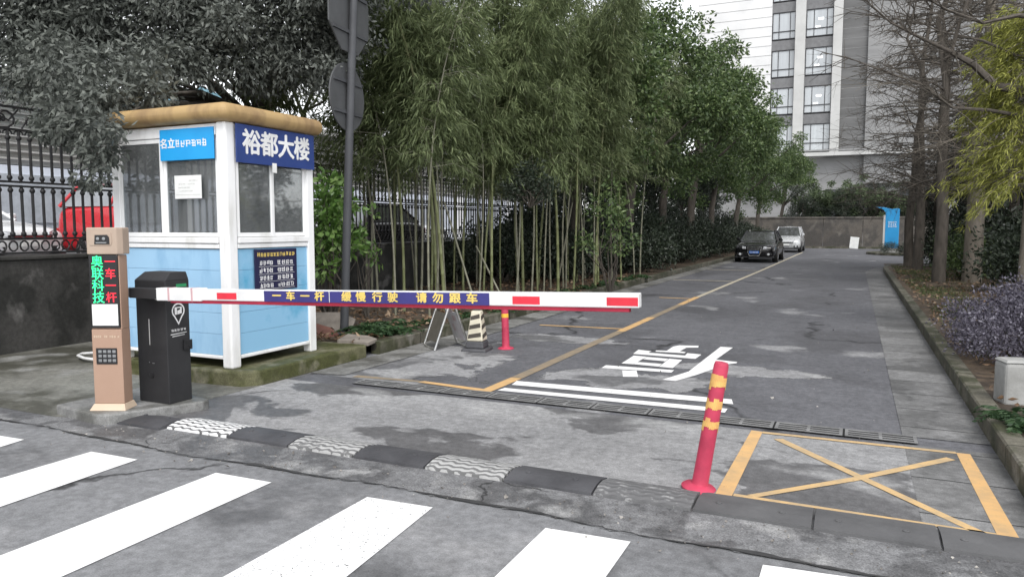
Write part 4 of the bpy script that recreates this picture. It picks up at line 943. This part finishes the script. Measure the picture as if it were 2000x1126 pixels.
# slim dark tree with open fork showing against the sky behind the sign pole
fx, fy, fz = atY(592, 300, 10)
tr = thing('small_tree', 'slim forked tree showing dark branches against the sky behind the booth', 'tree', (fx, fy, .13))
mb = MB()
def F3(px, py, Y=10): q = atY(px, py, Y); return (q[0] - fx, q[1] - fy, q[2] - .13)
for pts, ra in (([F3(600, 420), F3(598, 290), F3(592, 225), F3(612, 175), F3(640, 90)], [.06, .055, .045, .035, .02]), ([F3(592, 228), F3(580, 195), F3(560, 150)], [.035, .028, .02]), ([F3(600, 215), F3(630, 200), F3(655, 165)], [.025, .02, .012]), ([F3(612, 205), F3(624, 180), F3(626, 150)], [.016, .012, .01])): mb.tube(pts, ra, 7)
mb.tube([(0, 0, 0), F3(600, 420)], [.075, .06], 8); mb.build('trunk', BARK, tr, smooth=60)
c2 = [(*F3(px, py), ra) for px, py, ra in ((640, 85, .4), (560, 140, .35), (655, 150, .2), (545, 195, .2), (530, 180, .22))]
P, D = clump_leaves(c2, 1500, r); link('crown', leaf_mesh('crown', P, D, .09, .04, r, LF_CAM), tr)

# ---- bamboo grove: each plant is a culm with nodes, side twigs and hanging sprays
def bamboo(seed, h, lean, mat, n=1500, low=.34):
    r = rs(seed)
    t = thing('bamboo', 'x', 'bamboo', (0, 0, 0))
    pts = []; rad = []; r0 = r.uniform(.019, .03); a = r.uniform(0, 6.28); k = 22
    def cen(u): return np.array([lean * u ** 2.4 * math.cos(a), lean * u ** 2.4 * math.sin(a), h * u * (1 - .1 * u * u)])
    for i in range(k + 1):
        u = i / k; p = cen(u); q = r0 * (1 - .75 * u)
        for dz, f in ((-.012, 1.), (0, 1.18), (.012, 1.)): pts.append((p[0], p[1], p[2] + dz)); rad.append(q * f)
    mb = MB(); mb.tube(pts, rad, 7); mb.build('culm', mat, t, smooth=60)
    Ps, Ds = [], []; tw = MB(); m = int(n / 26)
    for _ in range(m):
        u = low + (1 - low) * r.random() ** .8; b = cen(u); q = r.uniform(0, 6.28); L = r.uniform(.35, 1.0) * (1.15 - .55 * u)
        d = np.array([math.cos(q), math.sin(q), r.uniform(-.1, .5)]); e = b + d * L - np.array([0, 0, .3 * L]); mid = b + d * L * .55
        if _ % 3 == 0: tw.tube([b, mid, e], [.005, .004, .002], 3, caps=False)
        for j in range(26):
            s = r.uniform(.35, 1.05); p = (b + (mid - b) * s / .55 if s < .55 else mid + (e - mid) * (s - .55) / .5) + r.normal(size=3) * .05
            Ps.append(p); Ds.append(d * .5 + r.normal(size=3) * .42 + np.array([0, 0, -.75]))
    P = np.array(Ps); D = np.array(Ds)
    me = leaf_mesh('foliage', P, D, r.uniform(.1, .2, len(P)), r.uniform(.015, .025, len(P)), r, LF_BAM, .1, .12, .35)
    fo = link('foliage', me, t); tw.build('twigs', mat, fo)
    return t
protos = [bamboo(30 + i, h, ln, CULM if i % 2 else CULMG, n, lo) for i, (h, ln, n, lo) in enumerate(((6.2, 1.1, 3900, .39), (6.8, 1.6, 4300, .4), (5.4, .8, 3300, .46), (7.2, 1.9, 4600, .4), (4.6, .7, 2700, .5)))]
rg = random.Random(5)
spots = [(715, 585), (768, 590), (822, 598), (842, 590), (856, 586), (872, 598), (905, 580), (935, 590), (944, 585), (962, 580), (1008, 580), (1022, 572), (1038, 578), (1050, 570), (1062, 574), (1076, 566), (1090, 572), (1106, 565), (1120, 568), (1138, 560), (1160, 556), (1180, 560), (1202, 552), (1225, 548), (1250, 542), (1278, 540)]
locs = []
for px, py in spots:
    x, y, _ = at(px, py, .13); locs.append((max(-8.5, min(-5.35, x)), y))
for i in range(34): locs.append((rg.uniform(-8.6, -5.6), rg.uniform(9.2, 18.5)))
for i, (x, y) in enumerate(locs):
    k = i % len(protos)
    o = protos[k] if i < len(protos) else copy_tree(protos[k])
    o.location = (x, y, .1); o.rotation_euler = (rg.uniform(-.05, .05), rg.uniform(-.03, .07), rg.uniform(0, 6.28)); s_ = rg.uniform(.88, 1.12); o.scale = (s_, s_, s_)
    near = y < 11.5; 
    tag(o, 'tall bamboo with hanging leaf sprays near the sign pole end of the grove' if near else 'tall bamboo with hanging leaf sprays in the far half of the grove', 'bamboo', 'bamboos near the sign pole' if near else 'bamboos in the far half of the grove')
# leaning support stakes among the culms
for i, (a_, b_, lb) in enumerate((((930, 600), (868, 395), 'pale leaning stake propped left among the bamboo stems'), ((985, 590), (930, 480), 'short leaning stake propped right of the pale one among bamboo'), ((1088, 560), (1118, 395), 'pale stake leaning to the right at the grove middle'))):
    A = Vector(at(*a_, .13)); Bq = Vector(atY(*b_, A.y)); mb = MB(); mb.tube([A, (A + Bq) / 2, Bq], [.02, .018, .016], 7)
    tag(mb.build('support_stake', CULMG, smooth=60), lb, 'stake')

# ---- evergreen lane trees on the left
def lane_tree(name, seed, h, rad, zc, n, mat, leaf, lean=(0, 0), zr=None, k=34):
    r = rs(seed); t = thing(name, 'x', 'tree'); zr = zr or (h - zc)
    cl = []
    for i in range(k):
        d = nrm(r.normal(size=(1, 3)))[0]; q = r.random() ** .45
        cl.append((d[0] * rad * q + lean[0], d[1] * rad * q + lean[1], zc + d[2] * zr * q, r.uniform(.3, .62) * rad / 2))
    P, D = clump_leaves(cl, n, r, .4, .8, .3)
    link('crown', leaf_mesh('crown', P, D, r.uniform(.7, 1.25, len(P)) * leaf, r.uniform(.4, .6, len(P)) * leaf, r, mat), t)
    mb = MB(); mb.tube([(0, 0, -.1), (.03, 0, zc * .4), (lean[0] * .5, lean[1] * .5, zc * .8), (lean[0], lean[1], zc + zr * .5)], [.13, .11, .085, .03], 9)
    limbs(mb, (lean[0] * .4, lean[1] * .4, zc * .62), cl[:12], r, .045); mb.build('trunk', BARK, t, smooth=60)
    return t
T1 = lane_tree('evergreen_tree', 51, 7.6, 2.1, 4.7, 15000, LF_GRN, .12, (.6, 0), 2.9, 44)
T2 = lane_tree('evergreen_tree', 52, 6.6, 1.9, 4.0, 13000, LF_GRN, .11, (.5, .2), 2.5, 40)
T3 = lane_tree('evergreen_tree', 53, 7.0, 2.2, 3.9, 15000, LF_DRK, .12, (0, 0), 3.1, 44)
def put(o, i, x, y, s, label, group=None, rz=None, sz=None):
    o = copy_tree(o) if i else o
    o.location = (x, y, .1); o.rotation_euler = (0, 0, rz if rz is not None else rg.uniform(-.5, .5)); o.scale = (s, s, sz or s); return tag(o, label, 'tree', group)
put(T1, 0, -6.7, 18.5, 1.12, 'green evergreen tree just behind the far end of the bamboo grove')
put(T2, 0, -6.4, 22.5, 1.3, 'green evergreen tree second behind the bamboo grove on the left kerb')
put(T1, 1, -6.3, 26.5, 1.22, 'green evergreen tree third behind the bamboo grove on the left kerb')
put(T2, 1, -6.2, 31, 1.42, 'green evergreen tree rising beside the parked black sedan')
put(T1, 1, -6.3, 36.5, 1.22, 'green evergreen tree between the black sedan and the silver car')
put(T2, 1, -6.0, 42.5, 1.2, 'green evergreen tree beside the parked silver car')
put(T1, 1, -5.6, 49, 1.15, 'lower green evergreen tree at the left end of the boundary wall')
for i, (x, y, s) in enumerate(((-7.7, 21, .9), (-7.8, 26.5, .9), (-7.9, 31.5, .9), (-7.8, 37, .9), (-7.8, 43, .9))):
    put(T3, i, x, y, s, 'dark dense evergreen tree standing against the wall behind the lane trees', 'dark trees against the wall behind the lane trees', rg.uniform(0, 6))
# low dark shrubs filling the bed under the trees
def shrub(name, seed, w_, d_, h, n, mat, leaf, k=16, wr=.5, lo=.3, rr=0):
    r = rs(seed); t = thing(name, 'x', 'shrub'); cl = []; rr = rr or h
    for i in range(k):
        x, y = r.uniform(-w_ / 2, w_ / 2), r.uniform(-d_ / 2, d_ / 2); e = 1 - .5 * ((2 * x / w_) ** 2 + (2 * y / d_) ** 2) / 1.5
        cl.append((x, y, h * e * r.uniform(lo, .78), r.uniform(.22, .36) * rr))
    P, D = clump_leaves(cl, n, r, .45, .8, -.1); ok = P[:, 2] > .0; P, D = P[ok], D[ok]
    link('foliage', leaf_mesh('foliage', P, D, r.uniform(.7, 1.3, len(P)) * leaf, r.uniform(.6, 1.2, len(P)) * leaf * wr, r, mat), t)
    mb = MB(); limbs(mb, (0, 0, -.05), cl, r, .018); mb.build('stems', BARK, t, smooth=60)
    return t
S1 = shrub('dark_shrub', 61, 1.5, 2.2, 1.5, 6500, LF_DRK, .085, 22)
for i in range(19):
    o = copy_tree(S1) if i else S1
    o.location = (-7.9 + .75 * (i % 2), 16.5 + i * 1.7, .1); o.rotation_euler = (0, 0, i * 1.3); o.scale = (1.2, 1.2, 1.25 + .25 * (i % 3)); tag(o, 'dark rounded shrub under the trees along the left wall', 'shrub', 'dark shrubs under the left trees')
for i in range(13):
    o = copy_tree(S1); o.location = (-6.75 + .2 * (i % 2), 19.5 + i * 2.5, .1); o.rotation_euler = (0, 0, i * 1.9); s_ = 1.15 + .12 * (i % 3); o.scale = (s_ * .8, s_, s_ * 1.1); tag(o, 'dark rounded shrub between the lane tree trunks close to the left kerb', 'shrub', 'dark shrubs between the lane tree trunks')
o = shrub('bright_shrub', 62, .5, .8, 2.75, 1500, LF_BRT, .11, 22, .55, .42, .7); q = atY(640, 400, 8.0); o.location = (q[0], q[1], .13); tag(o, 'bright green broad-leaved shrub growing between booth and sign pole', 'shrub')
o = shrub('bright_shrub', 63, .3, .4, 2.4, 170, LF_BRT, .1, 8, .5, .5, .6); q = atY(715, 400, 8.9); o.location = (q[0], q[1], .13); o.scale = (.8, .8, 1); tag(o, 'thin yellow-green shrub just right of the sign pole', 'shrub')
o = shrub('leafy_shrub', 64, .9, 1.0, 2.9, 900, LF_GRN, .1, 14, .5, .5, .9); q = atY(1240, 410, 14.5); o.location = (q[0] - .5, q[1], .13); tag(o, 'green leafy shrub showing bright at the edge of the dark grove', 'shrub')
o = shrub('dark_shrub', 65, .6, .7, .9, 1800, LF_DRK, .07, 10); q = atY(1035, 330, 12.5); o.location = (q[0], q[1], 1.9); tag(o, 'grey-green leafy clump half way up in the bamboo', 'shrub')

# ---- ferns and ground plants
def fern(name, seed, L, n, mat, wide=.05, up=.8):
    r = rs(seed); t = thing(name, 'x', 'fern'); Ps, Ds, Ls = [], [], []
    for i in range(n):
        a = r.uniform(0, 6.28); d = np.array([math.cos(a), math.sin(a), 0]); l = L * r.uniform(.6, 1.1); u0 = r.uniform(.4, up + .3)
        for j in range(16):
            s = (j + 1) / 17; p = d * l * s + np.array([0, 0, l * (u0 * s - 1.05 * u0 * s * s * .9)]); sd_ = np.array([-d[1], d[0], 0])
            for g in (-1, 1): Ps.append(p); Ds.append(sd_ * g + d * .55 + np.array([0, 0, -.25]) + r.normal(size=3) * .12); Ls.append(L * .26 * (1 - .75 * s) + .015)
    P = np.array(Ps); link('fronds', leaf_mesh('fronds', P, np.array(Ds), np.array(Ls), wide * L, r, mat, .1), t)
    return t
f1 = fern('fern', 71, .5, 34, LF_FRN, .055, .9)
for i, (px, py, s, lb) in enumerate(((718, 655, .9, 'dark green fern clump at the right foot of the sign pole'), (762, 648, 1.0, 'dark green fern clump right of the one at the sign pole'), (1990, 828, .72, 'green fern by the right kerb in front of the concrete post'))):
    o = copy_tree(f1) if i else f1; o.location = at(px, py, .14); o.rotation_euler = (0, 0, i * 2.); o.scale = (s, s, s); tag(o, lb, 'fern')
for i in range(12):
    o = copy_tree(f1); o.location = (-5.45 + .12 * (i % 3), 8.9 + i * .95, .12); o.rotation_euler = (0, 0, i * 1.1); s = .55 + .1 * (i % 3); o.scale = (s, s, s); tag(o, 'low dark fern in the row behind the left kerb', 'fern', 'low ferns behind the left kerb')
r = rs(81); n = 2600
P = np.stack([r.uniform(-8.6, -5.2, n), 7 + 13 * r.random(n) ** 1.6, np.full(n, .165) + r.uniform(0, .02, n)], 1); D = r.normal(size=(n, 3)) * np.array([1, 1, .25])
tag(link('leaf_litter', leaf_mesh('leaf_litter', P, D, r.uniform(.05, .13, n), r.uniform(.02, .05, n), r, LF_DRY, .25)), 'dry brown leaf litter on the soil under the bamboo', 'leaf litter', kind='stuff')
n = 1500
P = np.stack([1.1 + 3.4 * r.random(n) ** 1.3, r.uniform(4.6, 26, n), np.full(n, .175) + r.uniform(0, .02, n)], 1); D = r.normal(size=(n, 3)) * np.array([1, 1, .25])
tag(link('leaf_litter', leaf_mesh('leaf_litter', P, D, r.uniform(.04, .1, n), r.uniform(.02, .04, n), r, LF_DRY, .25)), 'dry brown leaf litter scattered on the right bed', 'leaf litter', kind='stuff')
LF_GRS = leaf_mat('grass_blade', (.05, .075, .025), (.09, .115, .045), (.17, .18, .085), .25)
n = 9000
yy = 8.5 + 20 * r.random(n); xx = 1.12 + r.gamma(2, .33, n); keep = np.sin(xx * 3.1 + yy * .9) + np.sin(yy * 1.7 - xx * 2) + r.normal(size=n) * .5 > -.5; xx, yy = xx[keep], yy[keep]; n = len(xx)
P = np.stack([xx, yy, np.full(n, .14)], 1); D = r.normal(size=(n, 3)) * .6 + np.array([0, 0, 1.])
tag(link('grass', leaf_mesh('grass', P, D, r.uniform(.04, .1, n), r.uniform(.008, .016, n), r, LF_GRS, .1, .15)), 'thin grass growing on the bed behind the right kerb', 'grass', kind='stuff')

# ---- right side: purple hedge, dark shrubs, bare trees, yellow-green conifer
h1 = shrub('purple_hedge', 91, 2.3, 3.8, 1.0, 52000, LF_PUR, .036, 90, .6, .2); h1.location = (2.33, 9.35, .12); tag(h1, 'dense purple-leaved hedge on the right bed above the concrete post', 'hedge')
for i, (x, y, s, lb) in enumerate(((3.75, 14.4, 1.1, 'dark evergreen shrub right behind the purple hedge'), (3.95, 18.2, 1.15, 'dark evergreen shrub right beside the pale thick trunk'), (5.3, 19.2, 1.6, 'tall dark evergreen shrub behind the one beside the thick trunk'), (3.9, 23.5, 1.0, 'dark shrub behind the thick pale trunk'), (5.4, 14.8, 1.7, 'tallest dark shrub at the right edge behind the hedge'))):
    o = copy_tree(S1); o.location = (x, y, .1); o.rotation_euler = (0, 0, i * 1.7); o.scale = (s, s, s * 1.05); tag(o, lb, 'shrub')
o = shrub('leafy_shrub', 92, .9, 1.4, 1.6, 2600, LF_GRN, .09, 14); o.location = (2.55, 22, .1); tag(o, 'olive green leafy shrub beside the slim trunks on the right', 'shrub')
o = shrub('round_hedge', 93, 2.6, 2.4, .72, 6500, LF_DRK, .05, 40); o.location = (tx + .75, ty - 1.15, .12); tag(o, 'low round dark hedge at the foot of the blue totem', 'hedge')
def bare_tree(seed, h, r0, n, L, mat, droop=0., z0=.28):
    r = rs(seed); t = thing('bare_tree', 'x', 'tree')
    pts = [(r.normal() * .03 * i, r.normal() * .03 * i, h * i / 6 - (.1 if i == 0 else 0)) for i in range(7)]
    mb = MB(); mb.tube(pts, [r0 * (1.15 - i * .17) for i in range(7)], 10); mb.build('trunk', mat, t, smooth=60)
    mb = MB()
    for i in range(n):
        u = z0 + (1 - z0) * (i + r.random()) / n; k = min(5, int(u * 6)); p = Vector(pts[k]).lerp(Vector(pts[k + 1]), u * 6 - k)
        a = i * 2.4 + r.normal() * .3; l = L * r.uniform(.55, 1.1) * (1.1 - .6 * u); d = Vector((math.cos(a), math.sin(a), r.uniform(-.05, .45)))
        q = [p]; cur = d.normalized()
        for j in range(5):
            cur = (cur + Vector((r.normal(), r.normal(), r.normal() + .15 - droop)) * .16).normalized(); q.append(q[-1] + cur * l / 5)
        mb.tube(q, [.026, .021, .016, .012, .008, .004], 5, caps=False)
        for j in range(13):
            s = r.uniform(.2, .98) * 5; b = q[int(s)].lerp(q[int(s) + 1], s - int(s)); sd_ = Vector((r.normal(), r.normal(), r.normal() * .6 - droop)).normalized() * .8 + cur * .6
            e1 = b + sd_ * l * r.uniform(.08, .2); e2 = e1 + (sd_ + Vector((r.normal(), r.normal(), r.normal())) * .5) * l * r.uniform(.06, .16)
            mb.tube([b, e1, e2], [.008, .006, .003], 4, caps=False)
            for w_ in range(2):
                f_ = b.lerp(e1, r.uniform(.3, 1)); mb.tube([f_, f_ + (sd_ + Vector((r.normal(), r.normal(), r.normal())) * .9) * l * .11], [.004, .002], 3, caps=False)
    mb.build('branches', mat, t, smooth=60); return t
b1 = bare_tree(101, 11, .2, 58, 3.1, BARKL, .1, .2); b1.location = (*at(1897, 552, .13)[:2], .1); tag(b1, 'thick pale bare trunk on the right bed between dark shrubs', 'tree')
b2 = bare_tree(102, 9.5, .14, 60, 2.9, BARK, .15, .22); b2.location = (*at(1832, 552, .13)[:2], .1); tag(b2, 'slim dark bare tree left of the thick pale trunk', 'tree')
for i, (px, py, s, rz, lb) in enumerate(((1792, 528, 1.0, 2., 'slim bare tree second from the lane on the right bed'), (1774, 522, .95, 4., 'slim bare tree nearest the lane on the right bed'))):
    o = copy_tree(b2); o.location = (*at(px, py, .13)[:2], .1); o.rotation_euler = (0, 0, rz); o.scale = (s, s, s); tag(o, lb, 'tree')
for i, (x, y, s, rz, lb) in enumerate(((3.3, 26.2, 1.05, 1.0, 'bare tree behind the thick pale trunk on the right bed'), (2.6, 29.6, 1.1, 2.6, 'bare tree at the far end of the right bed'), (4.6, 28.4, 1.15, 5.0, 'bare tree behind the conifer deep in the right bed'), (3.9, 21.0, 1.0, 0.4, 'slim dark bare tree just right of the thick pale trunk'))):
    o = copy_tree(b2); o.location = (x, y, .1); o.rotation_euler = (0, 0, rz); o.scale = (s, s, s); tag(o, lb, 'tree')
for i, (x, y, s, lb) in enumerate(((3.7, 27.2, 1.45, 'big dark shrub behind the slim bare trunks at the bed end'), (3.2, 29.8, 1.0, 'dark shrub at the far tip of the right bed'), (5.0, 24.0, 1.9, 'big dark shrub deep behind the thick pale trunk'))):
    o = copy_tree(S1); o.location = (x, y, .1); o.rotation_euler = (0, 0, i * 2.1); o.scale = (s, s, s * 1.1); tag(o, lb, 'shrub')
o = copy_tree(b1); o.location = (3.55, 17.0, .1); o.rotation_euler = (0, 0, 3.3); o.scale = (.9, .9, .9); tag(o, 'bare trunk at the far right edge behind the purple hedge', 'tree')
# one near tree whose limb reaches in from the right
nx, ny = 5.4, 12.2
tr = thing('bare_tree', 'near bare tree whose dark limb reaches in from the upper right', 'tree', (nx, ny, .1))
mb = MB(); mb.tube([(0, 0, -.1), (0, .02, 2), (.05, 0, 4), (0, .1, 7.5)], [.2, .17, .13, .05], 10); mb.build('trunk', BARK, tr, smooth=60)
mb = MB(); r = rs(107)
def N3(px, py, Y): q = atY(px, py, Y); return Vector((q[0] - nx, q[1] - ny, q[2] - .1))
def lim(pts, ra):
    mb.tube(pts, ra, 6, caps=False); n_ = len(pts)
    for j in range(n_ * 5):
        s = r.uniform(.6, n_ - 1.01); b = pts[int(s)].lerp(pts[int(s) + 1], s - int(s)); d = (pts[int(s) + 1] - pts[int(s)]).normalized()
        d = (d * .7 + Vector((r.normal(), r.normal(), r.normal())) * .5).normalized(); l = r.uniform(.15, .5); e = b + d * l
        mb.tube([b, e, e + (d + Vector((r.normal(), r.normal(), r.normal() - .3)) * .4) * l * .7], [.007, .005, .002], 4, caps=False)
        mb.tube([e, e + (d + Vector((r.normal(), r.normal(), r.normal())) * .8) * l * .5], [.004, .0015], 3, caps=False)
lim([Vector((0, .02, 2.3)), N3(1945, 168, 11.6), N3(1900, 125, 11.2), N3(1858, 102, 11)], [.07, .055, .04, .03])
lim([N3(1858, 102, 11), N3(1875, 40, 11), N3(1892, 0, 11), N3(1905, -60, 11)], [.026, .022, .018, .012])
lim([N3(1858, 102, 11), N3(1790, 70, 10.8), N3(1740, 45, 10.6), N3(1690, 0, 10.5)], [.024, .017, .011, .006])
lim([N3(1990, 30, 11.5), N3(1920, 45, 11), N3(1850, 20, 10.8), N3(1780, -20, 10.6)], [.03, .02, .014, .006])
lim([N3(1990, 110, 11.8), N3(1920, 80, 11.6), N3(1830, 60, 11.4), N3(1770, 30, 11.2)], [.02, .016, .01, .004])
lim([N3(1930, 215, 11.6), N3(1860, 210, 11.4), N3(1800, 165, 11), N3(1700, 130, 10.8), N3(1650, 110, 10.8)], [.024, .018, .014, .009, .004])
mb.tube([Vector((.03, 0, 3.0)), N3(1990, 30, 11.5)], [.05, .03], 6); mb.tube([Vector((.03, 0, 2.6)), N3(1990, 110, 11.8)], [.04, .02], 6); mb.tube([Vector((0, 0, 2.0)), N3(1930, 215, 11.6)], [.045, .024], 6)
mb.build('branches', BARK, tr, smooth=60)
# yellow-green conifer: drooping feathery sprays
kx_, ky_ = 2.1, 12.0
tr = thing('conifer', 'yellow-green feathery conifer hanging in at the right edge above the hedge', 'tree', (kx_, ky_, .1)); r = rs(111)
mb = MB(); mb.tube([(0, 0, -.1), (.02, 0, 2), (0, 0, 4.6)], [.09, .07, .02], 9); mb.build('trunk', BARKL, tr, smooth=60)
Ps, Ds = [], []; tb = MB()
for i in range(250):
    z = r.uniform(1.9, 4.3); a = r.uniform(0, 6.28); L = r.uniform(.45, 1.1) * (1.12 - .28 * max(0, z - 2.6)); d = np.array([math.cos(a), math.sin(a), .35])
    p = np.array([0, 0, z]); pts = [p.copy()]
    for j in range(7):
        d = d + np.array([0, 0, -.16]) + r.normal(size=3) * .08; d /= np.linalg.norm(d); p = p + d * L / 7; pts.append(p.copy())
        if j > 1:
            for q in range(15): Ps.append(p + r.normal(size=3) * .035); Ds.append(d * .9 + r.normal(size=3) * .45 + np.array([0, 0, -.15]))
    if i % 2 == 0: tb.tube(pts, [.012, .01, .008, .007, .006, .005, .004, .002], 4, caps=False)
P = np.array(Ps); cr = link('crown', leaf_mesh('crown', P, np.array(Ds), r.uniform(.07, .15, len(P)), r.uniform(.009, .016, len(P)), r, LF_YEL, .1, .1), tr); tb.build('twigs', BARKL, cr)
# dark evergreens deeper in the right bed, feathery trees by the far wall
for i, (x, y, s, lb) in enumerate(((7.2, 24, .95, 'dark evergreen tree deep in the right bed behind the pale trunk'), (9.5, 19, 1.1, 'tall dark evergreen tree beyond the right edge of the hedge'), (5.6, 31, .95, 'dark evergreen tree behind the slim trunks on the right'), (8.5, 38, 1.0, 'dark evergreen tree beyond the totem island on the right'))):
    put(T3, 1, x, y, s, lb)
for x, y, s, lb in ((3.3, 29.2, .62, 'small dark evergreen behind the slim bare trunks at the bed end'), (5.2, 28.2, 1.2, 'tall dark evergreen tree behind the conifer on the right'), (3.9, 58.5, .72, 'dark evergreen tree beyond the wall right of the totem'), (1.6, 59.5, .7, 'dark evergreen tree beyond the wall behind the totem'), (-.7, 57.6, .62, 'dark evergreen tree just over the middle of the far wall'), (-3.3, 58.0, .66, 'dark evergreen tree over the far wall beside the silver car')): put(T3, 1, x, y, s, lb)
T4 = lane_tree('feathery_tree', 54, 4.6, 1.5, 2.8, 7000, LF_FEA, .14, (0, 0), 1.8, 26)
for i, (x, y, s, lb) in enumerate(((-1.9, 58.6, 1.05, 'pale feathery tree rising over the left part of the far wall'), (.2, 58.8, 1.15, 'pale feathery tree rising over the middle of the far wall'), (2.3, 58.2, 1.0, 'pale feathery tree rising behind the totem'))): put(T4, i, x, y, s, lb)
put(T2, 1, -5.2, 60, 1.2, 'green tree rising behind the left end of the far wall')

r = rs(121); n = 260
P = np.stack([r.uniform(-5.2, .8, n), 3.66 + r.normal(size=n) * .22, np.full(n, .012)], 1); P[P[:, 1] > 3.82, 1] -= .3
q = np.stack([r.uniform(-5, .4, 130), r.uniform(4.3, 16, 130), np.full(130, .017)], 1); P = np.concatenate([P, q]); n = len(P)
sz = r.uniform(.006, .02, n) * np.where(r.random(n) < .08, 2.2, 1)
tag(link('grit', leaf_mesh('grit', P, r.normal(size=(n, 3)) * np.array([1, 1, .25]), sz, sz * .7, r, leaf_mat('grit_scraps', (.12, .11, .1), (.24, .22, .2), (.42, .4, .37), .05), .3)), 'pale grit and leaf scraps strewn on the asphalt along the speed hump', 'grit', kind='stuff')
